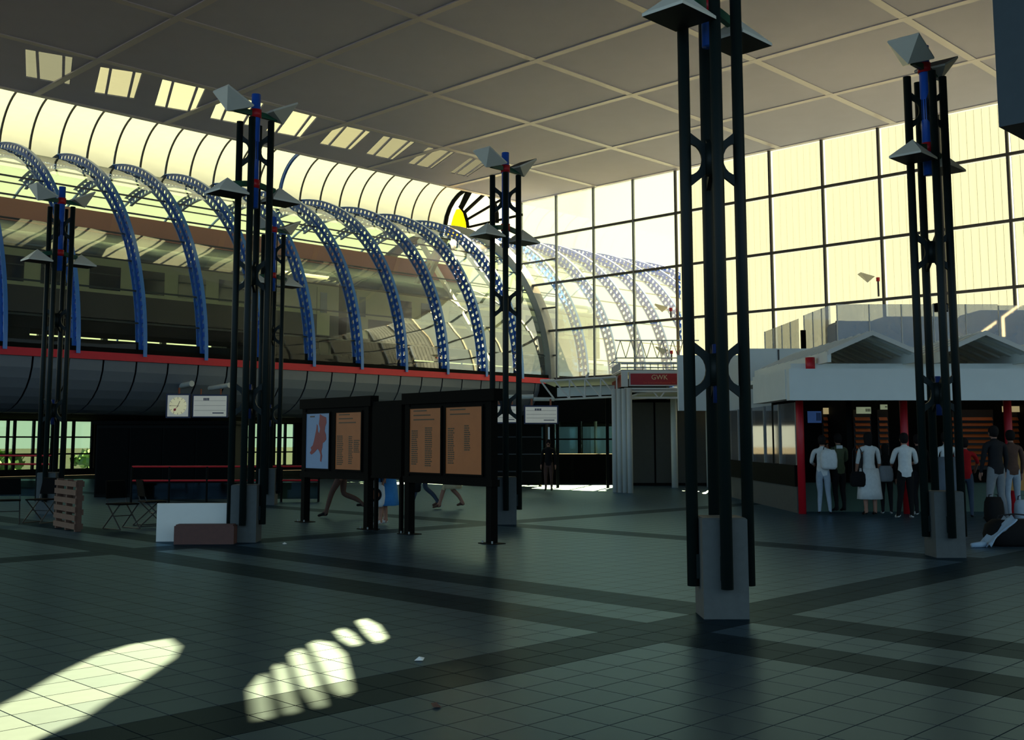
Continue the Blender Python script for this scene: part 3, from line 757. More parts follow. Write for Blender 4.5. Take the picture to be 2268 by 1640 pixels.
# wire chairs
def make_chair():
    t = thing('wire_chair', '', 'chair', (0, 0, 0), 0, 'wire-legged chairs at the left')
    mb = MB(); mb.box(-.21, .21, -.2, .22, .44, .465); mb.build('seat', M_BLACK, t)
    mb = MB(); mb.prism([(-.21, .2, .55), (.21, .2, .55), (.19, .26, .86), (-.19, .26, .86)], (0, .02, .006)); mb.build('backrest', M_BLACK, t)
    for s in (-1, 1):
        mb = MB(); mb.path([(s * .19, .22, .56), (s * .19, .18, .44), (s * .2, -.26, .012)], .012, 6); mb.build('leg', M_DARK2, t)
        mb = MB(); mb.path([(s * .19, -.18, .44), (s * .2, .30, .012)], .012, 6); mb.build('leg', M_DARK2, t)
        mb = MB(); mb.path([(s * .2, -.26, .012), (s * .2, .30, .012)], .010, 6); mb.build('runner', M_DARK2, t)
    mb = MB(); mb.tube((-.19, 0, .24), (.19, 0, .24), .01, 6); mb.build('stretcher', M_DARK2, t)
    return t
ch0 = make_chair()
for k, (x, y, r, lab) in enumerate(((-9.35, 21.3, .4, 'black wire-legged chair at the far left edge'), (-8.85, 21.6, -.3, 'black wire-legged chair just left of the wooden pallet'), (-6.75, 20.1, .9, 'black wire-legged chair just right of the wooden pallet'), (-6.45, 20.9, 2.2, 'black wire-legged chair behind the one right of the pallet'))):
    o = ch0 if k == 0 else copy_tree(ch0); o.location = (x, y, 0); o.rotation_euler = (0, 0, r); o['label'] = lab
# red railings
def railing(name, lab, p, q, zs, n, m):
    p = Vector(p); q = Vector(q); t = thing(name, lab, 'railing', p, math.atan2(q.y - p.y, q.x - p.x)); L = (q - p).length
    for z in zs:
        mb = MB(); mb.tube((0, 0, z), (L, 0, z), .025, 8); mb.build('rail', m, t)
    for k in range(n):
        x = L * k / (n - 1); mb = MB(); mb.tube((x, 0, 0), (x, 0, zs[0]), .03, 8); mb.build('post', M_DARK, t)
    mb = MB(); mb.box(0, L, -.012, .012, .08, .5); mb.build('infill_panel', M_DGLASS, t)
    return t
railing('red_railing', 'red double-rail railing with dark posts between the left masts', (-9.4, 28.6, 0), (-4.6, 28.9, 0), (.92, .56), 6, M_RED)
railing('red_railing', 'short red railing at the far left edge by the window', (-15.5, 30.5, 0), (-12.2, 30.3, 0), (1.18, .95), 3, M_RED)
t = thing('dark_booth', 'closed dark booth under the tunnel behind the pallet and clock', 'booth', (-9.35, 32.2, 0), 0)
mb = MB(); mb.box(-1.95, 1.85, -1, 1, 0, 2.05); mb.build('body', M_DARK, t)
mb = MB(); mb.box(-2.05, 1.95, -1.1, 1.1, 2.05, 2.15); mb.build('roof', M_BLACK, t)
for k in range(4):
    mb = MB(); x = -1.9 + k * .94; mb.box(x, x + .88, -1.03, -1.0, .1, 1.95); mb.build('shutter', M_BLACK, t)
mb = MB(); mb.box(-.4, .4, -1.06, -1.03, 2.06, 2.12); mb.build('sign_strip', M_MULLG, t)

# ------------------------------------------------------------------ clock and departure signs hung below the tunnel
def lit(m, strength):
    p = m.node_tree.nodes['Principled BSDF']; l = p.inputs['Base Color'].links[0].from_socket
    m.node_tree.links.new(l, p.inputs['Emission Color']); p.inputs['Emission Strength'].default_value = strength; return m
M_FACE = lit(mat('sign_face', (206, 206, 190), .5, var=.04), .22); M_NAVY = mat('sign_navy', (22, 34, 74), .5); M_TUBE = mat('pipe_white', (206, 208, 196), .4); M_COP = mat('copper_hanger', (150, 74, 36), .5)  # glow added to the sign face colour to brighten it
def hanger_sign(name, lab, x, y, z, w, hgt, rz=0.0, lines=True):
    t = thing(name, lab, 'sign', (x, y, z), rz)
    mb = MB(); mb.box(-w / 2 - .04, w / 2 + .04, -.07, .07, -hgt / 2 - .04, hgt / 2 + .05); mb.build('case', M_NAVY, t)
    mb = MB(); mb.box(-w / 2, w / 2, -.08, -.07, -hgt / 2, hgt / 2); f = mb.build('face', M_FACE, t)
    if lines:
        for k in range(3):
            mb = MB(); zz = hgt / 2 - (k + 1) * hgt / 4.2; mb.box(-w / 2 + .03, w / 2 - .03, -.083, -.08, zz, zz + .008); mb.build('row_line', M_MULL, f)
        mb = MB(); mb.box(w * .08, w * .42, -.083, -.08, -hgt * .36, -hgt * .31); mb.build('row_print', M_NAVY, f)
        mb = MB()
        for k in range(4): mb.box(-w * .2 + k * .055, -w * .2 + k * .055 + .04, -.083, -.08, hgt * .28, hgt * .40)
        mb.build('title_print', M_NAVY, f)
    for s in (-1, 1):
        mb = MB(); mb.tube((s * w * .3, 0, hgt / 2 + .04), (s * w * .3, 0, hgt / 2 + .26), .03, 8); mb.build('hanger', M_COP, t)
    return t
hanger_sign('departure_sign', 'white lined departure sign beside the station clock', -10.44, 40.3, 2.85, 1.21, .75)
hanger_sign('departure_sign', 'white lined departure sign hanging right of the mast behind the boards', 1.51, 35.45, 2.42, 1.02, .51)
hanger_sign('departure_sign', 'white departure sign partly hidden by the mast behind the boards', 0.36, 35.45, 2.44, .69, .51)
ck = thing('station_clock', 'square station clock with dark hands showing a quarter to one', 'clock', (-11.61, 40.3, 2.86)); ck.scale = (1.343,) * 3
mb = MB(); mb.box(-.33, .33, -.07, .07, -.33, .33); mb.build('case', M_NAVY, ck)
mb = MB(); mb.box(-.285, .285, -.08, -.07, -.29, .29); f = mb.build('face', M_FACE, ck)
mb = MB(); mb.tube((0, -.083, 0), (0, -.08, 0), .24, 28); mb.build('dial', lit(mat('dial_cream', (226, 222, 176), .5), .35), f)  # dial given an added glow to brighten it
for k in range(12):
    th = 2 * PI * k / 12; mb = MB(); mb.bar((.19 * math.sin(th), -.086, .19 * math.cos(th)), (.24 * math.sin(th), -.086, .24 * math.cos(th)), .025, .006); mb.build('hour_mark', M_NAVY, f)
for ang, l, w in ((math.radians(23), .14, .03), (math.radians(272), .22, .022)):
    mb = MB(); mb.bar((-.04 * math.sin(ang), -.09, -.04 * math.cos(ang)), (l * math.sin(ang), -.09, l * math.cos(ang)), w, .008); mb.build('hand', M_NAVY, ck)
ang = math.radians(217); mb = MB(); mb.bar((0, -.094, 0), (.19 * math.sin(ang), -.094, .19 * math.cos(ang)), .018, .006); mb.tube((.13 * math.sin(ang), -.097, .13 * math.cos(ang)), (.13 * math.sin(ang), -.091, .13 * math.cos(ang)), .035, 12); mb.build('second_hand', M_RED, ck)
mb = MB(); mb.tube((0, 0, .33), (0, 0, .50), .03, 8); mb.build('hanger', M_COP, ck)
for k, (p, q, r, lab) in enumerate((((-12.25, 41.45, 3.58), (-11.16, 40.3, 3.68), .10, 'white round pipe end above the station clock'), ((-10.75, 41.3, 3.55), (-9.75, 40.25, 3.62), .09, 'white pipe above the departure sign beside the clock'), ((-.12, 35.5, 2.99), (1.25, 35.45, 3.01), .075, 'thick white pipe above the right departure signs'), ((1.27, 35.45, 2.93), (1.93, 35.55, 2.93), .06, 'thin white pipe joined to the canopy truss'))):
    t = thing('hanging_pipe', lab, 'pipe', p); P = Vector(p); Q = Vector(q) - P
    mb = MB(); mb.tube((0, 0, 0), Q, r, 14); mb.build('barrel', M_TUBE, t, False)
    mb = MB(); mb.tube(Q * .985, Q * 1.012, r * 1.1, 14); mb.build('end_cap', M_TUBE, t)

# ------------------------------------------------------------------ exchange office with red signs and white trusses
gw = thing('exchange_office', 'white exchange office with red GWK sign, round columns and roof truss', 'kiosk', (4.05, 34.0, 0))
M_COLW = mat('column_white', (196, 200, 192), .55, var=.06)
for k in range(4):
    mb = MB(); mb.tube((-.30 + k * .135, .25 - .17 * k, 0), (-.30 + k * .135, .25 - .17 * k, 3.2), .085, 14); mb.build('column', M_COLW, gw, True)
for (x, y) in ((2.1, 3.6), (3.35, 3.9), (4.6, 4.4)):
    mb = MB(); mb.tube((x, y, 0), (x, y, 3.1), .11, 16); mb.build('column', M_COLW, gw, True)
mb = MB(); mb.box(.14, 2.9, -.02, .10, 3.28, 3.71); mb.build('sign_frame', M_WHITE, gw)
mb = MB(); mb.box(.18, 2.86, -.05, -.02, 3.32, 3.67); sg = mb.build('sign_board', mat('sign_red', (170, 16, 26), .45), gw)
M_LET = mat('letter_cream', (232, 206, 150), .5); M_LETR = mat('letter_red', (226, 84, 60), .5)
text_mesh('GWK', .21, .004, M_LET, sg, (1.08, -.056, 3.545), (PI / 2, 0, 0))
text_mesh('De Grenswisselkantoren NV', .085, .003, M_LETR, sg, (1.08, -.056, 3.38), (PI / 2, 0, 0), 'small_lettering')
mb = MB(); mb.prism([(-.13, 2.45, 3.28), (-.06, .15, 3.28), (-.06, .15, 3.66), (-.13, 2.45, 3.66)], (.05, 0, 0)); sg2 = mb.build('side_sign', MATS['sign_red'], gw)
mb = MB(); mb.box(-.1, .1, -.05, .1, 3.26, 3.72); mb.build('corner_post', M_WHITE, gw)
for z in (3.20, 3.12, 2.92): 
    mb = MB(); mb.box(0, 2.9, .02, .12, z - .03, z + .03); mb.build('beam', M_WHITE, gw)
for p, q in (((.9, .07, 3.1), (1.05, .07, 2.92)), ((1.25, .07, 3.1), (1.1, .07, 2.92)), ((0.05, .07, 2.92), (1.2, .07, 2.92))):
    mb = MB(); mb.bar(p, q, .04, .04); mb.build('strut', M_WHITE, gw)
# low roof edge and slatted parapet
M_NOBOUNCE = mat('bounce_cover', (30, 31, 30), .9, spec=.1)  # dark sheets added over the roofs to stop sunlight bouncing to the ceiling
mb = MB(); mb.box(-.1, 3.2, .1, 3.6, 3.72, 3.78); mb.build('roof_slab', M_WHITE, gw)
mb = MB(); mb.box(-.08, 3.4, .12, 5.4, 3.78, 3.80); mb.build('bounce_cover', M_NOBOUNCE, gw)
for k in range(9):
    y = .15 + k * .27; mb = MB(); mb.box(-.14, -.10, y, y + .12, 3.80, 4.02); mb.build('slat', M_WHITE, gw)
for z in (3.86, 3.98):
    mb = MB(); mb.box(-.1, 3.0, .05, .10, z - .02, z + .02); mb.build('parapet_rail', M_WHITE, gw)
for k in range(12):
    mb = MB(); x = .1 + k * .24; mb.box(x - .012, x + .012, .05, .09, 3.80, 3.98); mb.build('parapet_post', M_WHITE, gw)
# roof truss (warren) on top
def truss(t, P, Q, hgt, n, r, m, tilt=0.0, warren=True):
    P = Vector(P); Q = Vector(Q); up = Vector((0, 0, hgt))
    for a, b in ((P, Q), (P + up, Q + up)):
        mb = MB(); mb.tube(a, b, r, 8); mb.build('chord', m, t)
    for k in range(n):
        u0 = P.lerp(Q, k / n); u1 = P.lerp(Q, (k + 1) / n); um = (u0 + u1) / 2 + up
        if warren:
            for a, b in ((u0, um), (um, u1)):
                mb = MB(); mb.tube(a, b, r * .75, 6); mb.build('web_member', m, t)
        else:
            mb = MB(); mb.tube(u0 + up, u1, r * .8, 6); mb.build('web_member', m, t)
            mb = MB(); mb.tube(u1, u1 + up, r * .8, 6); mb.build('web_member', m, t)
truss(gw, (.05, 3.0, 4.38), (2.9, 3.0, 4.38), .60, 8, .022, M_WHITE)
mb = MB(); mb.bar((-.15, 3.0, 4.15), (.10, 3.0, 4.36), .03, .03); mb.build('strut', M_WHITE, gw)
mb = MB(); mb.box(-.1, 2.9, 2.9, 3.0, 4.20, 4.24); mb.build('edge_rail', M_WHITE, gw)
# dark interior front
mb = MB(); mb.box(.45, 5.2, 5.2, 5.4, 0, 3.05); mb.build('shutter_wall', M_DARK, gw)
for k in range(4):
    mb = MB(); x = .55 + k * 1.15; mb.box(x, x + 1.08, 5.14, 5.2, .1, 2.95); mb.build('shutter', mat('shutter_grey', (58, 58, 52), .7), gw)
mb = MB(); mb.prism([(.45, .4, 3.02), (2.9, .4, 3.18), (2.9, 5.3, 3.18), (.45, 5.3, 3.02)], (0, 0, .06)); mb.build('soffit', M_WHITEW, gw)
# left canopy truss
cp = thing('canopy', 'white lattice canopy truss left of the exchange office sign', 'canopy', (1.60, 36.0, 0))
truss(cp, (.35, -.4, 2.92), (2.25, -1.6, 2.97), .62, 4, .032, M_WHITE, warren=False)
mb = MB(); mb.tube((-.08, -.15, 3.54), (.35, -.4, 3.54), .055, 12); mb.build('nose_pipe', M_WHITE, cp)
mb = MB(); mb.tube((-.05, -.15, 3.5), (.36, -.4, 2.92), .03, 8); mb.build('strut', M_WHITE, cp)
mb = MB(); mb.prism([(0, -.1, 3.50), (2.3, -1.5, 3.56), (2.5, 1.6, 3.50), (.5, 2.2, 3.46)], (0, 0, .06)); mb.build('roof_sheet', M_WHITEW, cp)
mb = MB(); mb.prism([(.02, -.08, 3.565), (2.28, -1.48, 3.625), (2.48, 1.58, 3.565), (.5, 2.18, 3.525)], (0, 0, .015)); mb.build('bounce_cover', M_NOBOUNCE, cp)
mb = MB(); mb.prism([(.5, .6, 3.05), (2.4, -.2, 3.1), (2.4, -.15, 3.1), (.5, .65, 3.05)], (0, 0, .3)); mb.build('inner_fascia', M_WHITEW, cp)
for x_ in (.55, 2.25):
    mb = MB(); mb.box(x_ - .05, x_ + .05, 1.4, 1.5, 0, 3.46); mb.build('rear_post', M_DARK, cp)
mb = MB(); mb.tube((1.35, -1.0, 3.6), (1.42, -1.0, 3.76), .05, 10, r2=.03); mb.build('roof_lamp', M_WHITE, cp)
# dark counters and barrier behind the canopy
t = thing('dark_counter', 'long dark counter in shade behind the canopy and white columns', 'counter', (2.6, 41.2, 0))
mb = MB(); mb.box(-3.6, 2.9, -.3, .3, 0, 1.05); mb.build('body', M_DARK, t)
mb = MB(); mb.box(-3.7, 3.0, -.38, .38, 1.05, 1.10); mb.build('top', M_BLACK, t)
for k in range(5):
    mb = MB(); x = -3.5 + k * 1.28; mb.box(x, x + 1.2, -.33, -.3, .1, .98); mb.build('front_panel', M_BLACK, t)
t = thing('dark_screen', 'dark free-standing screen behind the mast at the timetable boards', 'screen', (1.1, 38.6, 0))
mb = MB(); mb.box(-1.05, .55, -.05, .05, 0.05, 2.25); mb.build('panel', M_DARK, t)
for k in range(3):
    mb = MB(); mb.box(-1.05, .55, -.07, -.05, .5 + k * .6, .54 + k * .6); mb.build('rib', M_DARK2, t)
for x in (-1.0, .5):
    mb = MB(); mb.box(x - .04, x + .04, -.3, .3, 0, .05); mb.build('foot', M_DARK, t)

# ------------------------------------------------------------------ ticket kiosk on the right
kz = thing('ticket_kiosk', 'white fronted ticket kiosk with gabled ribbed roof and red posts', 'kiosk', (6.05, 22.5, 0))
mb = MB(); mb.box(0.02, 8.0, 0, .25, 2.42, 3.07); mb.build('fascia', M_WHITEW, kz)
mb = MB(); mb.box(0, .25, .25, 3.1, 2.45, 3.07); mb.build('side_fascia', M_WHITEW, kz)
mb = MB(); mb.box(.25, 8.0, .25, 6.5, 2.95, 3.05); mb.build('canopy_ceiling', M_WHITEW, kz)
for k in range(4):
    x = .70 + k * 2.3
    mb = MB(); mb.tube((x, 1.75, 0), (x, 1.75, 3.25), .085, 12); mb.build('post', M_RED, kz, True)
    mb = MB(); mb.tube((x, 1.75, 3.05), (x, 1.75, 3.14), .2, 12); mb.build('post_flange', M_RED, kz)
mb = MB(); mb.tube((.72, .9, 3.05), (.72, .9, 3.37), .1, 14); mb.build('stub_post', M_RED, kz, True)
mb = MB(); mb.tube((.72, .9, 3.05), (.72, .9, 3.10), .19, 14); mb.build('stub_flange', M_RED, kz)
# gabled roofs, ridge running away from the viewer
M_RIBD = mat('roof_rib', (196, 202, 196), .55)
for k in range(4):
    xc = 1.83 + k * 2.36
    for s in (-1, 1):
        p0 = Vector((xc, .2, 3.83)); p1 = Vector((xc + s * .91, .2, 3.42))
        mb = MB(); mb.prism([p0, p1, p1 + Vector((0, 6.4, 0)), p0 + Vector((0, 6.4, 0))], (0, 0, .03)); sl = mb.build('roof_slope', M_WHITEW, kz)
        mb = MB(); mb.prism([p0 + Vector((0, -.04, -.05)), p1 + Vector((s * .03, -.04, -.05)), p1 + Vector((s * .03, -.04, .05)), p0 + Vector((0, -.04, .05))], (0, .05, 0)); mb.build('barge_board', M_WHITE, sl)
        for q in range(11):
            y = .45 + q * .55
            mb = MB(); mb.bar(p0 + Vector((0, y - .2, -.02)), p1 + Vector((0, y - .2, -.02)), .16, .05); mb.build('rib', M_RIBD, sl)
            mb = MB(); mb.bar(p0 + Vector((0, y - .2, .045)), p1 + Vector((0, y - .2, .045)), .07, .03); mb.build('seam', M_WHITE, sl)
        mb = MB(); mb.box(xc + s * .91 - .04, xc + s * .91 + .04, .2, 6.6, 3.22, 3.44); mb.build('eave_beam', M_WHITEW, kz)
mb = MB(); mb.box(.3, 8.2, .9, 1.0, 3.07, 3.24); mb.build('cross_beam', M_WHITEW, kz)
# stalls: back panels with orange slatted shelves and lit signs
M_ORS = mat('shelf_orange', (196, 92, 34), .5, var=.15); M_SLAT = mat('shelf_back', (48, 38, 28), .6)
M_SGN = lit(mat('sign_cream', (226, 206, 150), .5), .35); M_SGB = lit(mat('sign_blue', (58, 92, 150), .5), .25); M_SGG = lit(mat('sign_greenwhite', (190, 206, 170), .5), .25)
for (x0, x1, n) in ((1.9, 2.48, 7), (2.66, 3.02, 7), (3.24, 3.44, 6), (4.3, 4.55, 7), (4.62, 5.98, 9), (6.3, 7.6, 9)):
    mb = MB(); mb.box(x0 - .03, x1 + .03, 4.02, 4.08, .9, 2.34); sp = mb.build('shelf_unit', M_SLAT, kz)
    for k in range(n):
        z = 2.08 - k * .135
        mb = MB(); mb.prism([(x0, 3.98, z), (x1, 3.98, z), (x1, 4.03, z + .075), (x0, 4.03, z + .075)], (0, -.012, 0)); mb.build('slat', M_ORS, sp)
for (x0, x1, z0, z1, m_) in ((1.88, 2.46, 2.23, 2.38, M_SGN), (2.68, 3.02, 2.24, 2.40, M_SGG), (3.26, 3.42, 2.34, 2.46, M_SGG), (1.5, 1.82, 2.02, 2.30, M_SGB), (4.25, 4.5, 2.2, 2.3, M_SGG), (6.2, 7.2, 2.28, 2.42, M_SGN)):
    mb = MB(); mb.box(x0, x1, 3.9, 3.95, z0, z1); sp = mb.build('small_sign', m_, kz)
    mb = MB(); w = x1 - x0
    for k in range(5): mb.box(x0 + w * (.62 + .07 * k), x0 + w * (.66 + .07 * k), 3.893, 3.9, z0 + .05, z1 - .04)
    mb.build('sign_print', M_DARK2, sp)
M_FILLTUBE = bpy.data.materials.new('fill_tube_glow'); M_FILLTUBE.use_nodes = True; _pb = M_FILLTUBE.node_tree.nodes['Principled BSDF']
_pb.inputs['Emission Color'].default_value = (1, .86, .6, 1); _pb.inputs['Emission Strength'].default_value = 3.0  # unseen tube lamps added under the canopy to light the orange shelves
for k in range(4):
    mb = MB(); x = 1.5 + 1.7 * k; mb.tube((x, 3.55, 2.86), (x + 1.2, 3.55, 2.86), .02, 8); mb.build('fill_tube_lamp', M_FILLTUBE, kz)
mb = MB(); mb.box(.7, 8.0, 4.1, 4.2, 0, 2.95); mb.build('back_wall', M_DARK, kz)
mb = MB(); mb.box(.95, 8.0, 2.5, 3.0, 0, .66); cn = mb.build('counter', mat('counter_green', (64, 92, 74), .5), kz)
mb = MB(); mb.box(.93, 8.0, 2.42, 3.05, .66, .72); mb.build('counter_top', M_BLACK, cn)
for k in range(3):
    x = 2.0 + 2.3 * k
    mb = MB(); mb.box(x, x + .12, 2.6, 4.1, 0, 2.9); mb.build('partition', M_DARK, kz)
# left glazed shop end
mb = MB(); mb.box(.66, .78, 2.0, 9.3, 0, .58); mb.build('low_wall', mat('grey_wall', (74, 78, 76), .7), kz)
mb = MB(); mb.box(.62, .80, 2.0, 9.3, .58, 1.05); mb.build('dark_band', M_DARK, kz)
for k in range(5):
    y0 = 2.05 + k * 1.45
    mb = MB(); mb.box(.71, .73, y0 + .05, y0 + 1.40, 1.05, 2.45); mb.build('shop_pane', M_SCREEN, kz)
    mb = MB(); mb.box(.68, .76, y0 - .04, y0 + .04, 1.05, 2.45); mb.build('shop_mullion', M_MULLG, kz)
mb = MB(); mb.box(1.2, 1.6, 6.2, 9.2, 1.05, 2.45); mb.build('shop_rack', M_WHITEW, kz)
for k in range(6):
    mb = MB(); z = 1.15 + k * .2; mb.box(1.1, 1.2, 6.3, 9.1, z, z + .1); mb.build('rack_print', [M_SGB, M_SGN, M_SLAT, M_SGG, M_SLAT, M_SGB][k], kz)
mb = MB(); mb.tube((1.42, 8.6, 0), (1.42, 8.6, 2.5), .14, 16); mb.build('round_pillar', M_WHITE, kz, True)

# ------------------------------------------------------------------ upper level behind the kiosk
ul = thing('upper_gallery', 'white upper gallery wall with grey glass screens behind the kiosk roof', 'gallery', (7.0, 30.0, 0))
mb = MB(); mb.box(.05, 1.9, 0.4, .65, 2.50, 4.15); mb.build('white_wall', M_WHITEW, ul)
mb = MB(); mb.box(.9, .94, .38, .4, 3.6, 4.12); mb.build('joint', M_MULL, ul)
mb = MB(); mb.box(1.9, 10, 0.4, 8, 4.0, 4.15); mb.build('floor_slab', M_WHITEW, ul)
mb = MB(); mb.box(-1.7, .05, 1.5, 1.7, 2.45, 4.05); mb.build('return_wall', M_WHITEW, ul)
mb = MB(); mb.box(0.05, 10, .65, 4, 2.5, 2.6); mb.build('soffit', M_DARK, ul)
def gpane(x0, x1, y, z0, za, zb):
    mb = MB(); mb.prism([(x0, y, z0), (x1, y, z0), (x1, y, zb), (x0, y, za)], (0, .02, 0)); p = mb.build('glass_screen', M_SCREEN, ul)
    mb = MB(); mb.box(x0 - .012, x0 + .012, y - .02, y + .03, z0, za); mb.build('screen_clip', M_WHITE, p)
x = 1.2; zs = 4.88
for k in range(4):
    gpane(x, x + .26, 3.0, 4.15, zs, zs + .10); x += .26; zs += .10
x = 2.4; zs = 5.38
for k in range(3):
    gpane(x, x + .27, 3.0, 4.15, zs, zs + .105); x += .27; zs += .105
x = 2.78
for k in range(5):
    gpane(x, x + .92, 1.0, 4.15, 5.47, 5.47); x += .92
x = 7.4
for k in range(3):
    gpane(x, x + .92, 1.0, 4.15, 5.44, 5.44); x += .92
for (x0, x1, y, z1, m_) in ((2.28, 2.42, 2.9, 4.92, M_BLACK), (3.2, 3.45, 2.4, 5.15, M_BLACK)):
    mb = MB(); mb.box(x0, x1, y, y + .1, 4.15, z1); mb.build('door_leaf', m_, ul)
M_EQ = mat('plant_grey', (150, 154, 158), .6)
for (x0, x1, y0, y1, z1, lab) in ((3.1, 4.4, 2.2, 3.2, 5.12, 'grey plant cabinet on the upper gallery, left of three'), (4.6, 6.7, 2.6, 3.6, 5.30, 'wide grey plant cabinet on the upper gallery behind the glass'), (7.2, 9.3, 2.0, 3.4, 5.42, 'rounded grey plant cabinet at the right edge of the upper gallery')):
    t = thing('plant_cabinet', lab, 'cabinet', (7.0 + x0, 30 + y0, 4.15)); w = x1 - x0; d = y1 - y0; hgt = z1 - 4.15; r = .12
    mb = MB(); mb.prism([(0, 0, 0), (w, 0, 0), (w, 0, hgt - r), (w - r, 0, hgt), (r, 0, hgt), (0, 0, hgt - r)], (0, d, 0)); mb.build('casing', M_EQ, t)
    for k in range(4):
        mb = MB(); mb.box(w * .15, w * .5, -.01, 0, .25 + k * .12, .30 + k * .12); mb.build('vent_slot', M_MULL, t)
t = thing('loudspeaker', 'small black loudspeaker on top of the gallery glass screen', 'loudspeaker', (12.75, 31.0, 5.47), .3)
mb = MB(); mb.prism([(-.17, -.1, -.22), (.17, -.1, -.22), (.2, -.1, .02), (-.2, -.1, .02)], (0, .2, 0)); mb.build('box', M_BLACK, t)
mb = MB(); mb.bar((0, 0, -.22), (0, 0, -.34), .05, .05); mb.build('bracket', M_DARK2, t)
mb = MB(); mb.box(-.15, .15, -.115, -.1, -.19, -.01); mb.build('grille', M_DARK2, t)
# small floodlight on a post in front of the sheets, and lamp on the far mullion
def flood(loc, rz, lab, post):
    t = thing('floodlight', lab, 'lamp', loc, rz)
    mb = MB(); mb.box(-.03, .03, -.03, .03, -post, 0); mb.build('post', M_MULL, t)
    mb = MB(); mb.tube((0, 0, -.1), (0, 0, .05), .07, 10); mb.build('collar', M_RED, t)
    mb = MB(); mb.add([(-.15, -.1, .08), (-.75, -.25, .22), (-.70, .3, .22), (-.1, .4, .08), (-.38, .1, -.14)], [(0, 1, 2, 3), (0, 1, 4), (1, 2, 4), (2, 3, 4), (3, 0, 4)]); mb.build('lamp_head', M_LAMP, t)
flood(W(40.6, 19.35, 7.9), 0, 'small white floodlight on the glazed wall above the gallery', .7)
flood(W(40.6, 29.25, 7.55), 0, 'white floodlight with red collar on the glazed wall left of the near mast', .4)
flood(W(40.6, 29.25, 5.6), 0, 'lower white floodlight with red collar above the roof truss', .4)

# overhead bulkhead at the top right corner
bx = MB(); bx.box(13.54, 19.5, -2.0, 4.84, 5.40, CZ)
struct('bulkhead', bx, mat('bulkhead_grey', (70, 84, 90), .7), 'dark boxed bulkhead hanging from the ceiling at top right')

